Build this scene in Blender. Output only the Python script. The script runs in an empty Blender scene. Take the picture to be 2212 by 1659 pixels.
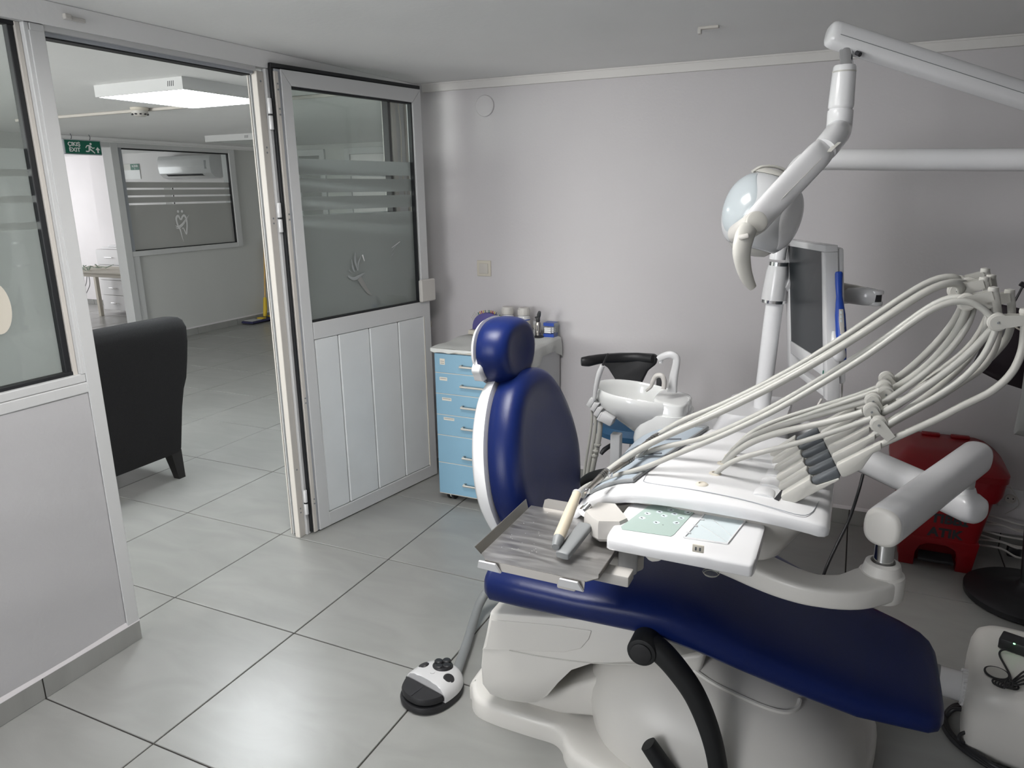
import bpy, bmesh, math, random
from mathutils import Vector, Matrix, Quaternion
random.seed(7)
SC = bpy.context.scene
COL = SC.collection
PI = math.pi

# ---------------------------------------------------------------- camera
YAW, PITCH, ROLL, FPX = -0.437993, 0.257790, -0.0131724, 1582.586
CAM = Vector((1.716827, -1.177909, 1.538126))
_fw = Vector((math.sin(YAW)*math.cos(PITCH), math.cos(YAW)*math.cos(PITCH), -math.sin(PITCH)))
_r0 = Vector((math.cos(YAW), -math.sin(YAW), 0)); _u0 = _r0.cross(_fw)
RT = _r0*math.cos(ROLL) + _u0*math.sin(ROLL)
UP = -_r0*math.sin(ROLL) + _u0*math.cos(ROLL)
FW = _fw
cd = bpy.data.cameras.new('camera'); cam = bpy.data.objects.new('camera', cd); COL.objects.link(cam)
cd.sensor_width = 36; cd.lens = 36*FPX/2212; cd.clip_start = .02
M = Matrix((RT, UP, -FW)).transposed().to_4x4(); M.translation = CAM
cam.matrix_world = M
SC.camera = cam
# ---------------------------------------------------------------- light and exposure
w = bpy.data.worlds.new('world'); SC.world = w; w.use_nodes = True
w.node_tree.nodes['Background'].inputs[0].default_value = (.75, .85, 1, 1)
w.node_tree.nodes['Background'].inputs[1].default_value = 1.0
SC.view_settings.view_transform = 'Standard'; SC.view_settings.look = 'None'
SC.view_settings.exposure = 1.2; SC.view_settings.gamma = 1
SC.view_settings.use_curve_mapping = False
SC.cycles.transparent_max_bounces = 24
def area(name, loc, target, sx, sy, power, col=(1, 1, 1)):
    l = bpy.data.lights.new(name, 'AREA'); l.shape = 'RECTANGLE'; l.size = sx; l.size_y = sy
    l.energy = power; l.color = col
    o = bpy.data.objects.new(name, l); COL.objects.link(o); o.location = loc
    o.rotation_euler = (Vector(target)-Vector(loc)).to_track_quat('-Z', 'Y').to_euler()
    return o
H = 2.085                       # ceiling height
area('daylight_rear_window', (.1, -2.75, 1.5), (-.2, 2.3, 1.35), 1.1, 1.0, 19, (1, .985, .97))
area('daylight_far_room_window', (-9.3, 4.2, 1.4), (-7.3, 4.6, 1.1), 1.8, 1.4, 20, (1, .97, .95))
area('daylight_corridor_window', (-3.2, -2.75, 1.4), (-3.2, 1, 1.2), 2.2, 1.3, 65, (1, 1, .95))

# ---------------------------------------------------------------- helpers
def ray(px, py): return FW + RT*((px-1106)/FPX) + UP*((829.5-py)/FPX)
def at(px, py, ax, v):
    """point where the sight line of a photo measurement meets the plane x|y|z = v"""
    d = ray(px, py); t = (v-CAM[ax])/d[ax]; return CAM + d*t
def dep(px, py, d): return CAM + ray(px, py)*d
X_, Y_, Z_ = 0, 1, 2

MATS = {}
def mat(name, col, rough=.5, metal=0, noise=0, nscale=8, bump=0, bscale=60, coat=0, emit=None, estr=0, spec=.5, trans=0, ior=1.45):
    m = bpy.data.materials.new(name); m.use_nodes = True; nt = m.node_tree; b = nt.nodes['Principled BSDF']
    c = tuple(col)+(1,)
    b.inputs['Base Color'].default_value = c; b.inputs['Roughness'].default_value = rough
    b.inputs['Metallic'].default_value = metal; b.inputs['Specular IOR Level'].default_value = spec
    b.inputs['Coat Weight'].default_value = coat; b.inputs['Coat Roughness'].default_value = .08
    b.inputs['Transmission Weight'].default_value = trans; b.inputs['IOR'].default_value = ior
    if emit: b.inputs['Emission Color'].default_value = tuple(emit)+(1,); b.inputs['Emission Strength'].default_value = estr
    g = nt.nodes.new('ShaderNodeNewGeometry')
    if noise:
        n = nt.nodes.new('ShaderNodeTexNoise'); n.inputs['Scale'].default_value = nscale; n.inputs['Detail'].default_value = 5
        nt.links.new(g.outputs['Position'], n.inputs['Vector'])
        r = nt.nodes.new('ShaderNodeValToRGB')
        r.color_ramp.elements[0].position = .3; r.color_ramp.elements[1].position = .7
        r.color_ramp.elements[0].color = tuple(x*(1-noise) for x in col)+(1,)
        r.color_ramp.elements[1].color = tuple(min(1, x*(1+noise)) for x in col)+(1,)
        nt.links.new(n.outputs['Fac'], r.inputs[0]); nt.links.new(r.outputs[0], b.inputs['Base Color'])
    if bump:
        n = nt.nodes.new('ShaderNodeTexNoise'); n.inputs['Scale'].default_value = bscale; n.inputs['Detail'].default_value = 3
        nt.links.new(g.outputs['Position'], n.inputs['Vector'])
        u = nt.nodes.new('ShaderNodeBump'); u.inputs['Strength'].default_value = bump; u.inputs['Distance'].default_value = .003
        nt.links.new(n.outputs['Fac'], u.inputs['Height']); nt.links.new(u.outputs[0], b.inputs['Normal'])
    MATS[name] = m; return m
def glassmat(name, tint, refl=.9):
    m = bpy.data.materials.new(name); m.use_nodes = True; nt = m.node_tree; nt.nodes.clear()
    o = nt.nodes.new('ShaderNodeOutputMaterial'); t = nt.nodes.new('ShaderNodeBsdfTransparent'); t.inputs[0].default_value = tuple(tint)+(1,)
    g = nt.nodes.new('ShaderNodeBsdfGlossy'); g.inputs['Roughness'].default_value = .02; g.inputs[0].default_value = (refl, refl, refl, 1)
    f = nt.nodes.new('ShaderNodeFresnel'); gg = nt.nodes.new('ShaderNodeNewGeometry')
    mr = nt.nodes.new('ShaderNodeMapRange'); mr.inputs[3].default_value = 1.4; mr.inputs[4].default_value = 1/1.4
    nt.links.new(gg.outputs['Backfacing'], mr.inputs[0]); nt.links.new(mr.outputs[0], f.inputs[0])
    x = nt.nodes.new('ShaderNodeMixShader'); nt.links.new(f.outputs[0], x.inputs[0]); nt.links.new(t.outputs[0], x.inputs[1]); nt.links.new(g.outputs[0], x.inputs[2])
    nt.links.new(x.outputs[0], o.inputs[0]); return m
def frostmat(name, col, clear=.12):
    m = bpy.data.materials.new(name); m.use_nodes = True; nt = m.node_tree; nt.nodes.clear()
    o = nt.nodes.new('ShaderNodeOutputMaterial')
    d = nt.nodes.new('ShaderNodeBsdfDiffuse'); d.inputs[0].default_value = tuple(col)+(1,)
    t = nt.nodes.new('ShaderNodeBsdfTranslucent'); t.inputs[0].default_value = tuple(col)+(1,)
    c = nt.nodes.new('ShaderNodeBsdfTransparent'); g = nt.nodes.new('ShaderNodeBsdfGlossy'); g.inputs['Roughness'].default_value = .12
    m1 = nt.nodes.new('ShaderNodeMixShader'); m1.inputs[0].default_value = .5
    nt.links.new(d.outputs[0], m1.inputs[1]); nt.links.new(t.outputs[0], m1.inputs[2])
    m2 = nt.nodes.new('ShaderNodeMixShader'); m2.inputs[0].default_value = clear
    nt.links.new(m1.outputs[0], m2.inputs[1]); nt.links.new(c.outputs[0], m2.inputs[2])
    m3 = nt.nodes.new('ShaderNodeMixShader'); m3.inputs[0].default_value = .06
    nt.links.new(m2.outputs[0], m3.inputs[1]); nt.links.new(g.outputs[0], m3.inputs[2])
    nt.links.new(m3.outputs[0], o.inputs[0]); return m

def tile_material():
    m = mat('porcelain_tile', (.30, .305, .29), .29, bump=.03, bscale=25); nt = m.node_tree; b = nt.nodes['Principled BSDF']
    g = nt.nodes.new('ShaderNodeNewGeometry'); oi = nt.nodes.new('ShaderNodeObjectInfo')
    mp = nt.nodes.new('ShaderNodeVectorMath'); mp.operation = 'MULTIPLY'; mp.inputs[1].default_value = (2.2, 6, 1)
    ad = nt.nodes.new('ShaderNodeVectorMath'); ad.operation = 'ADD'
    nt.links.new(g.outputs['Position'], mp.inputs[0]); nt.links.new(mp.outputs[0], ad.inputs[0]); nt.links.new(oi.outputs['Random'], ad.inputs[1])
    n = nt.nodes.new('ShaderNodeTexNoise'); n.inputs['Scale'].default_value = 1.3; n.inputs['Detail'].default_value = 8; n.inputs['Distortion'].default_value = .8
    nt.links.new(ad.outputs[0], n.inputs['Vector'])
    r = nt.nodes.new('ShaderNodeValToRGB'); r.color_ramp.elements[0].position = .35; r.color_ramp.elements[1].position = .68
    r.color_ramp.elements[0].color = (.275, .276, .264, 1); r.color_ramp.elements[1].color = (.315, .317, .303, 1)
    nt.links.new(n.outputs['Fac'], r.inputs[0]); nt.links.new(r.outputs[0], b.inputs['Base Color'])
    return m

M_tile = tile_material()
M_grout = mat('grout', (.05, .045, .042), .9)
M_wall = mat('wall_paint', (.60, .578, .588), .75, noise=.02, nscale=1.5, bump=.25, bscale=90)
M_part = mat('half_wall_shaded', (.47, .465, .475), .75, noise=.03, nscale=1.5, bump=.3, bscale=90)  # wall paint darkened: the half wall's weaker light is put into its colour
M_trim = mat('moulding_paint', (.70, .68, .66), .6)
M_wallc = mat('corridor_paint', (.56, .565, .55), .75, noise=.02, nscale=1.5, bump=.2, bscale=90)
M_wallb = mat('far_room_paint', (.74, .72, .72), .8, noise=.03, nscale=2)
M_ceil = mat('ceiling_paint', (.80, .80, .795), .85, noise=.03, nscale=1.2, bump=.2, bscale=50)
M_alu = mat('painted_aluminium', (.58, .585, .585), .4, noise=.02, nscale=3)
M_alu2 = mat('warm_aluminium', (.56, .53, .49), .45)
M_groove = mat('groove_alu', (.36, .38, .41), .4)
M_rub = mat('black_rubber', (.012, .013, .015), .5)
M_panel = mat('door_panel_white', (.70, .72, .725), .42, noise=.03, nscale=5)
M_glass = glassmat('clear_glass', (.90, .92, .91))
M_frost = frostmat('frosted_film', (.55, .555, .55))
M_frostb = frostmat('frosted_film_bright', (.50, .50, .48))
M_logo = mat('logo_white', (.8, .8, .8), .5)
M_logod = mat('logo_grey', (.30, .32, .32), .3)
M_blue = mat('navy_leatherette', (.005, .0135, .085), .34, noise=.12, nscale=3, bump=.1, bscale=400, spec=.3)
M_white = mat('white_plastic', (.60, .60, .605), .22, coat=.25)
M_enamel = mat('white_enamel', (.76, .76, .77), .25, coat=.2)
M_base = mat('base_plastic', (.68, .665, .63), .34)
M_white2 = mat('cream_plastic', (.56, .54, .51), .34)
M_porc = mat('glazed_ceramic', (.76, .77, .76), .08, coat=.6)
M_grey = mat('hose_grey', (.44, .435, .405), .38)
M_greyl = mat('bracket_grey', (.50, .49, .455), .4)
M_greyd = mat('dark_grey_plastic', (.10, .11, .12), .4)
M_greym = mat('mid_grey_plastic', (.22, .23, .235), .45)
M_mat = mat('silicone_mat', (.34, .39, .44), .5)
M_black = mat('black_plastic', (.018, .018, .02), .45)
M_blackm = mat('matte_black_foam', (.012, .013, .014), .6)
M_chrome = mat('chrome', (.75, .75, .76), .12, metal=1)
M_steel = mat('steel_handle', (.42, .40, .37), .35, metal=1)
M_screen = mat('screen_black', (.02, .024, .027), .3, spec=.2)
M_cyan = mat('drawer_blue', (.20, .36, .48), .45, noise=.02, nscale=6)
M_cab = mat('cabinet_white', (.52, .53, .54), .5)
M_cream = mat('cream_edge', (.62, .58, .5), .6)
M_cloth = mat('paper_cloth', (.60, .61, .59), .9, bump=.3, bscale=120)
M_fab = mat('charcoal_fabric', (.013, .013, .014), .95, noise=.25, nscale=250, bump=.5, bscale=500)
M_wood = mat('black_wood', (.012, .011, .011), .5)
M_red = mat('red_plastic', (.23, .004, .008), .35)
M_redb = mat('red_bag', (.26, .006, .012), .3, bump=.2, bscale=30)
M_green = mat('sign_green', (.005, .12, .075), .5)
M_sage = mat('sage_panel', (.40, .50, .46), .45)
M_butn = mat('button_pale', (.62, .69, .71), .4)
M_ink = mat('ink', (.03, .03, .035), .6)
M_beige = mat('beige_plastic', (.60, .53, .41), .4)
M_royal = mat('royal_blue_plastic', (.015, .06, .36), .3)
M_violet = mat('violet_foam', (.10, .09, .27), .8)
M_teal = mat('teal_fabric', (.012, .06, .13), .6)
M_yel = mat('yellow_plastic', (.65, .45, .03), .5)
M_orange = mat('wood_pole', (.6, .38, .14), .5)
M_mop = mat('mop_navy', (.03, .03, .08), .9)
M_clear = glassmat('clear_cup', (.9, .92, .92))
M_bag = mat('black_bag', (.02, .013, .018), .3, bump=.3, bscale=20)
M_bagw = mat('white_bag', (.45, .45, .44), .5, bump=.4, bscale=25)
M_gun = mat('gunmetal', (.12, .125, .13), .3, metal=.8)
M_green2 = mat('led_green', (.1, .8, .2), .5, emit=(.2, 1, .3), estr=3)
M_light = mat('led_diffuser', (.9, .95, 1), .5, emit=(.93, .98, 1), estr=14)
M_light2 = mat('led_diffuser_bright', (.9, .95, 1), .5, emit=(1, .98, .96), estr=14)
M_lightoff = mat('unlit_diffuser', (.62, .64, .63), .5)
M_vt = mat('amber', (.5, .2, .02), .4)
M_rd = mat('small_red', (.4, .02, .02), .4)
def brushed():
    m = mat('brushed_steel', (.55, .54, .53), .3, metal=1); nt = m.node_tree; b = nt.nodes['Principled BSDF']
    g = nt.nodes.new('ShaderNodeNewGeometry'); mp = nt.nodes.new('ShaderNodeVectorMath'); mp.operation = 'MULTIPLY'; mp.inputs[1].default_value = (4, 22, 5)
    n = nt.nodes.new('ShaderNodeTexNoise'); n.inputs['Scale'].default_value = 3; n.inputs['Detail'].default_value = 6; n.inputs['Distortion'].default_value = .5
    r = nt.nodes.new('ShaderNodeMapRange'); r.inputs[3].default_value = .2; r.inputs[4].default_value = .5
    nt.links.new(g.outputs['Position'], mp.inputs[0]); nt.links.new(mp.outputs[0], n.inputs['Vector']); nt.links.new(n.outputs['Fac'], r.inputs[0]); nt.links.new(r.outputs[0], b.inputs['Roughness'])
    q = nt.nodes.new('ShaderNodeValToRGB'); q.color_ramp.elements[0].position = .35; q.color_ramp.elements[1].position = .7
    q.color_ramp.elements[0].color = (.46, .452, .445, 1); q.color_ramp.elements[1].color = (.58, .573, .565, 1)
    nt.links.new(n.outputs['Fac'], q.inputs[0]); nt.links.new(q.outputs[0], b.inputs['Base Color'])
    return m
M_brush = brushed()
M_rim = mat('dull_steel', (.22, .21, .195), .5, metal=1)

def link_mesh(name, verts, faces, m, parent=None, smooth=False, ang=40, kind=None, label=None, mats=None, fm=None):
    if verts:
        xs = [v[0] for v in verts]; ys = [v[1] for v in verts]; zs = [v[2] for v in verts]
        c = Vector(((min(xs)+max(xs))/2, (min(ys)+max(ys))/2, (min(zs)+max(zs))/2))
    else: c = Vector()
    me = bpy.data.meshes.new(name)
    me.from_pydata([(v[0]-c.x, v[1]-c.y, v[2]-c.z) for v in verts], [], faces)
    for mm in (mats or [m]): me.materials.append(mm)
    if fm:
        for p, i in zip(me.polygons, fm): p.material_index = i
    bm = bmesh.new(); bm.from_mesh(me); bmesh.ops.recalc_face_normals(bm, faces=bm.faces)
    if smooth:
        for f in bm.faces: f.smooth = True
        a = math.radians(ang)
        for e in bm.edges:
            if len(e.link_faces) == 2 and e.calc_face_angle(0) > a: e.smooth = False
    bm.to_mesh(me); bm.free()
    o = bpy.data.objects.new(name, me); COL.objects.link(o)
    if parent:
        o.parent = parent
        o.matrix_parent_inverse = Matrix.Translation(-world_loc(parent))
    o.location = c
    if kind: o['kind'] = kind
    if label: o['label'] = label
    return o
def world_loc(o):
    # every object here has rotation 0 and is placed at world coordinates (parent inverse cancels the parent)
    return Vector(o.location)
class G:
    """collects shapes as plain geometry"""
    def __init__(s): s.v = []; s.f = []
    def add(s, v, f):
        k = len(s.v); s.v += [tuple(x) for x in v]; s.f += [tuple(i+k for i in q) for q in f]; return s
    def out(s, name, m, parent=None, smooth=True, **kw): return link_mesh(name, s.v, s.f, m, parent, smooth, **kw)
    def frombm(s, bm):
        bm.verts.index_update(); s.add([v.co[:] for v in bm.verts], [[v.index for v in f.verts] for f in bm.faces]); bm.free(); return s
    def box(s, c, size, bev=0, rot=None, seg=2):
        bm = bmesh.new(); bmesh.ops.create_cube(bm, size=1)
        bmesh.ops.scale(bm, vec=size, verts=bm.verts)
        if bev: bmesh.ops.bevel(bm, geom=bm.edges[:], offset=min(bev, min(size)*.49), segments=seg, profile=.5, affect='EDGES')
        if rot is not None: bmesh.ops.transform(bm, matrix=rot.to_4x4(), verts=bm.verts)
        bmesh.ops.translate(bm, vec=c, verts=bm.verts)
        return s.frombm(bm)
    def bx(s, x0, x1, y0, y1, z0, z1, bev=0, seg=2):
        return s.box(((x0+x1)/2, (y0+y1)/2, (z0+z1)/2), (abs(x1-x0), abs(y1-y0), abs(z1-z0)), bev, seg=seg)
    def slab(s, pts, vec, bev=0, seg=2):
        """planar polygon of world points extruded by vec, bevelled"""
        bm = bmesh.new(); vs = [bm.verts.new(p) for p in pts]; f = bm.faces.new(vs)
        r = bmesh.ops.extrude_face_region(bm, geom=[f]); nv = [g for g in r['geom'] if isinstance(g, bmesh.types.BMVert)]
        bmesh.ops.translate(bm, vec=vec, verts=nv)
        if bev:
            try: bmesh.ops.bevel(bm, geom=bm.edges[:], offset=bev, segments=seg, profile=.5, affect='EDGES', clamp_overlap=True)
            except Exception: pass
        return s.frombm(bm)
    def cyl(s, a, b, r0, r1=None, seg=24, bev=0):
        a = Vector(a); b = Vector(b); r1 = r0 if r1 is None else r1
        d = (b-a).normalized()
        prof = [(0, 0), (r0, 0), (r1, (b-a).length), (0, (b-a).length)]
        if bev:
            L = (b-a).length
            prof = [(0, 0), (r0-bev, 0), (r0-.3*bev, .3*bev), (r0, bev), (r1, L-bev), (r1-.3*bev, L-.3*bev), (r1-bev, L), (0, L)]
        return s.lathe(prof, a, d, seg)
    def lathe(s, prof, o=(0, 0, 0), axis=(0, 0, 1), seg=32, sx=1, sy=1):
        o = Vector(o); ax = Vector(axis).normalized(); t = Vector((1, 0, 0)) if abs(ax.x) < .9 else Vector((0, 1, 0))
        if abs(ax.z) > .99: e1 = Vector((1, 0, 0)); e2 = Vector((0, 1, 0))
        else: e1 = ax.cross(t).normalized(); e2 = ax.cross(e1)
        V = []; F = []; rings = []
        for r, h in prof:
            if r < 1e-6: rings.append([len(V)]); V.append(o+ax*h)
            else:
                rings.append(list(range(len(V), len(V)+seg)))
                for k in range(seg):
                    a = 2*PI*k/seg; V.append(o+ax*h+e1*(r*sx*math.cos(a))+e2*(r*sy*math.sin(a)))
        for A, B in zip(rings, rings[1:]):
            if len(A) == 1 and len(B) == 1: continue
            for k in range(seg):
                j = (k+1) % seg
                if len(A) == 1: F.append((A[0], B[j], B[k]))
                elif len(B) == 1: F.append((A[k], A[j], B[0]))
                else: F.append((A[k], A[j], B[j], B[k]))
        return s.add(V, F)
    def tube(s, pts, r, seg=12, n=6, closed=False, sc=(1, 1), sq=2.0, upv=None):
        """smooth swept tube through pts; r number or list; sc squashes the section; sq superellipse power"""
        P = [Vector(p) for p in pts]
        R = r if isinstance(r, (list, tuple)) else [r]*len(P)
        Q = []; RR = []
        if n > 1 and len(P) > 2:
            for i in range(len(P)-1):
                p0 = P[max(i-1, 0)]; p1 = P[i]; p2 = P[i+1]; p3 = P[min(i+2, len(P)-1)]
                for k in range(n):
                    t = k/n
                    Q.append(.5*((2*p1)+(p2-p0)*t+(2*p0-5*p1+4*p2-p3)*t*t+(3*p1-p0-3*p2+p3)*t**3))
                    RR.append(R[i]*(1-t)+R[i+1]*t)
            Q.append(P[-1]); RR.append(R[-1])
        else: Q = P; RR = R
        V = []; F = []
        T = [(Q[min(i+1, len(Q)-1)]-Q[max(i-1, 0)]).normalized() for i in range(len(Q))]
        nrm = Vector(upv) if upv is not None else (Vector((0, 0, 1)) if abs(T[0].z) < .9 else Vector((0, 1, 0)))
        for i, q in enumerate(Q):
            nrm = (nrm - T[i]*nrm.dot(T[i])).normalized(); b = T[i].cross(nrm)
            for k in range(seg):
                a = 2*PI*k/seg; c_, s_ = math.cos(a), math.sin(a)
                ex = 2/sq
                x = math.copysign(abs(c_)**ex, c_)*RR[i]*sc[0]; y = math.copysign(abs(s_)**ex, s_)*RR[i]*sc[1]
                V.append(q+b*x+nrm*y)
        for i in range(len(Q)-1):
            for k in range(seg):
                j = (k+1) % seg; F.append((i*seg+k, i*seg+j, (i+1)*seg+j, (i+1)*seg+k))
        F.append(tuple(range(seg))[::-1]); F.append(tuple((len(Q)-1)*seg+k for k in range(seg)))
        return s.add(V, F)
    def loft(s, rings, cap=True):
        V = []; F = []; n = len(rings[0])
        for r in rings: V += [Vector(p) for p in r]
        for i in range(len(rings)-1):
            for k in range(n):
                j = (k+1) % n; F.append((i*n+k, i*n+j, (i+1)*n+j, (i+1)*n+k))
        if cap: F.append(tuple(range(n))[::-1]); F.append(tuple((len(rings)-1)*n+k for k in range(n)))
        return s.add(V, F)
    def grid(s, fn, nu, nv):
        V = [fn(i/nu, j/nv) for i in range(nu+1) for j in range(nv+1)]
        F = [(i*(nv+1)+j, (i+1)*(nv+1)+j, (i+1)*(nv+1)+j+1, i*(nv+1)+j+1) for i in range(nu) for j in range(nv)]
        return s.add(V, F)
    def move(s, v): s.v = [(a[0]+v[0], a[1]+v[1], a[2]+v[2]) for a in s.v]; return s
    def xf(s, Mx): s.v = [tuple(Mx @ Vector(a)) for a in s.v]; return s

def props(o, label=None, cat=None, group=None, kind=None):
    if label: o['label'] = label
    if cat: o['category'] = cat
    if group: o['group'] = group
    if kind: o['kind'] = kind
    return o
def thing(name, label, cat, loc, group=None, kind=None):
    o = bpy.data.objects.new(name, None); COL.objects.link(o); o.location = loc; o.empty_display_size = .05
    return props(o, label, cat, group, kind)
def setting(name, loc=(0, 0, 0)):
    o = bpy.data.objects.new(name, None); COL.objects.link(o); o.location = loc; o['kind'] = 'structure'; return o
def text(name, s, size, o, ex, ey, m, parent, bold=0, depth=.0006, align='LEFT', sx=1):
    """flat lettering: origin o, baseline direction ex, up direction ey"""
    cu = bpy.data.curves.new('t', 'FONT'); cu.body = s; cu.size = size; cu.extrude = depth; cu.offset = bold; cu.align_x = align; cu.resolution_u = 3
    ob = bpy.data.objects.new('t', cu); COL.objects.link(ob)
    dg = bpy.context.evaluated_depsgraph_get(); me = bpy.data.meshes.new_from_object(ob.evaluated_get(dg))
    ex = Vector(ex).normalized(); ey = Vector(ey).normalized(); ez = ex.cross(ey)
    Mx = Matrix((ex*sx, ey, ez)).transposed().to_4x4(); Mx.translation = Vector(o)
    V = [tuple(Mx @ v.co) for v in me.vertices]; F = [tuple(p.vertices) for p in me.polygons]
    bpy.data.objects.remove(ob); bpy.data.curves.remove(cu); bpy.data.meshes.remove(me)
    return link_mesh(name, V, F, m, parent)
def dup(o, delta, parent=None):
    """copy a thing (or part) and its children, shifted by delta"""
    c = o.copy(); COL.objects.link(c)
    if parent is not None: c.parent = parent
    if parent is None: c.location = o.location + Vector(delta)
    for ch in [k for k in o.children]: dup_child(ch, c)
    return c
def dup_child(ch, par):
    c = ch.copy(); COL.objects.link(c); c.parent = par
    for g in ch.children: dup_child(g, c)
    return c
def superell(cx, cy, a, b, n, seg):
    out = []
    for k in range(seg):
        t = 2*PI*k/seg; c_, s_ = math.cos(t), math.sin(t)
        out.append((cx+a*math.copysign(abs(c_)**(2/n), c_), cy+b*math.copysign(abs(s_)**(2/n), s_)))
    return out

# ================================================================ ROOM SHELL
XW = -.49          # room face of the glazed partition
YB = 2.36          # back wall
XC = -5.05         # far corridor wall
YE = 5.97          # end wall
T = .6
flo = setting('floor')
G().bx(-10, 4.7, -2.75, 6.2, -.06, -.004).out('grout_bed', M_grout, flo, False)
# one tile mesh per kind, shared
def tile_mesh():
    bm = bmesh.new(); bmesh.ops.create_cube(bm, size=1); bmesh.ops.scale(bm, vec=(T-.005, T-.005, .01), verts=bm.verts)
    bmesh.ops.bevel(bm, geom=[e for e in bm.edges if all(v.co.z > 0 for v in e.verts)], offset=.0015, segments=1, affect='EDGES')
    me = bpy.data.meshes.new('tile'); bm.to_mesh(me); bm.free(); me.materials.append(M_tile); return me
TM = tile_mesh()
def seen(p):
    d = Vector(p)-CAM; z = d.dot(FW)
    if z < .2: return False
    px = 1106+FPX*d.dot(RT)/z; py = 829.5-FPX*d.dot(UP)/z
    return -500 < px < 2700 and -200 < py < 2300
rest = G()
for i in range(-17, 8):
    for j in range(-5, 11):
        x = (i+.5)*T; y = (j+.5)*T
        if x > 4.7 or x < -9.9 or y < -2.7 or y > 6.2: continue
        inroom = x > -.6
        if inroom and y > 2.6: continue
        vis = seen((x, y, 0)) and (inroom or (y > -.3 and (x > -5.2 and y > .3*(-x)-.9 or x < -5.0 and y > 3.2)))
        if vis:
            o = bpy.data.objects.new('tile', TM); COL.objects.link(o); o.parent = flo; o.location = (x, y, -.005+random.uniform(-.0003, .0003))
        else: rest.bx(x-T/2+.0025, x+T/2-.0025, y-T/2+.0025, y+T/2-.0025, -.01, 0)
rest.out('tile_field', M_tile, flo, False, kind='stuff')

ce = G(); ce.bx(-10, 4.7, -2.75, 6.2, H, H+.08)
o = ce.out('ceiling', M_ceil, None, False); o['kind'] = 'structure'
o = G().bx(-.56, 4.7, YB, YB+.12, 0, H).out('wall_back', M_wall, None, False); o['kind'] = 'structure'
o = G().bx(4.6, 4.72, -2.7, YB, 0, H).out('wall_right', M_wall, None, False); o['kind'] = 'structure'
g = G(); g.bx(-.56, -.45, -2.8, -2.65, 0, H); g.bx(1.15, 4.7, -2.8, -2.65, 0, H); g.bx(-.45, 1.15, -2.8, -2.65, 0, .9); g.bx(-.45, 1.15, -2.8, -2.65, 2.0, H)
g.bx(-10, -4.4, -2.8, -2.65, 0, H); g.bx(-2, -.56, -2.8, -2.65, 0, H); g.bx(-4.4, -2, -2.8, -2.65, 0, .7); g.bx(-4.4, -2, -2.8, -2.65, 2.0, H)
o = g.out('wall_rear', M_wall, None, False); o['kind'] = 'structure'
rw = setting('window_5', (.35, -2.7, .9))
for a in (-.45, .33, 1.1): G().bx(a, a+.05, -2.76, -2.7, .9, 2.0).out('frame', M_alu, rw, False)
G().bx(-.45, 1.15, -2.76, -2.7, 1.5, 1.55).out('frame', M_alu, rw, False)
# thin moulding under the room ceiling
o = G().bx(-.43, 4.6, YB-.018, YB, H-.043, H-.001, .002).bx(-.43, 4.6, YB-.024, YB, H-.008, H-.001).out('trim_1', M_trim, None, False); o['kind'] = 'structure'
# baseboard tiles of the back wall and of the partition
def baseboard(name, ax, c, a, b, side, h, first, m=M_tile):
    """row of skirting tiles; ax 'x': runs along x at y=c"""
    p = setting(name)
    cuts = [a]; k = math.ceil((a-first)/T+1e-6)
    while first+k*T < b-1e-3: cuts.append(first+k*T); k += 1
    cuts.append(b)
    G0 = G()
    for u, v in zip(cuts, cuts[1:]):
        if v-u < .01: continue
        g = G()
        if ax == 'x': g.bx(u+.002, v-.002, c, c+side*.01, 0, h, .0015, 1)
        else: g.bx(c, c+side*.01, u+.002, v-.002, 0, h, .0015, 1)
        g.out('tile', m, p, False)
    g = G()
    if ax == 'x': g.bx(a, b, c, c+side*.006, 0, h-.002)
    else: g.bx(c, c+side*.006, a, b, 0, h-.002)
    g.out('grout', M_grout, p, False)
    g = G()
    if ax == 'x': g.slab([(a, c, h), (a, c+side*.01, h), (a, c, h+.014)], (b-a, 0, 0))
    else: g.slab([(c, a, h), (c+side*.01, a, h), (c, a, h+.014)], (0, b-a, 0))
    g.out('mortar_fillet', M_wall, p, False)
    return p
baseboard('baseboard_back', 'x', YB, .4, 4.6, -1, .075, 0)
baseboard('baseboard_left', 'y', XW, -2.6, .355, 1, .073, 0)

# partition: half wall
g = G()
def wavy(u, v):  # plastered face, slightly uneven at its top edge
    y = -2.65+(.333+2.65)*u; z = .925*v
    return (XW+.0015*math.sin(9*y+4*z)+.002*math.sin(23*z+5*y), y, z+(.008*math.sin(7*y) if v > .97 else 0))
g.grid(wavy, 60, 20)
g.bx(-.57, XW-.001, -2.65, .333, 0, .925)
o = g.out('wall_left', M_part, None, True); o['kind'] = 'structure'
# beam above partition
g = G()
def beam(u, v):
    y = -2.65+(YB+2.65)*u; z = H-.001-(H-2.022)*v
    return (XW+.012+.01*(1-v)+.004*math.sin(3.1*y+2)*(1-v), y, z)
g.grid(beam, 80, 3); g.bx(-.56, XW+.011, -2.65, YB, 2.022, H)
o = g.out('trim_2', M_ceil, None, True); o['kind'] = 'structure'

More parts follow.
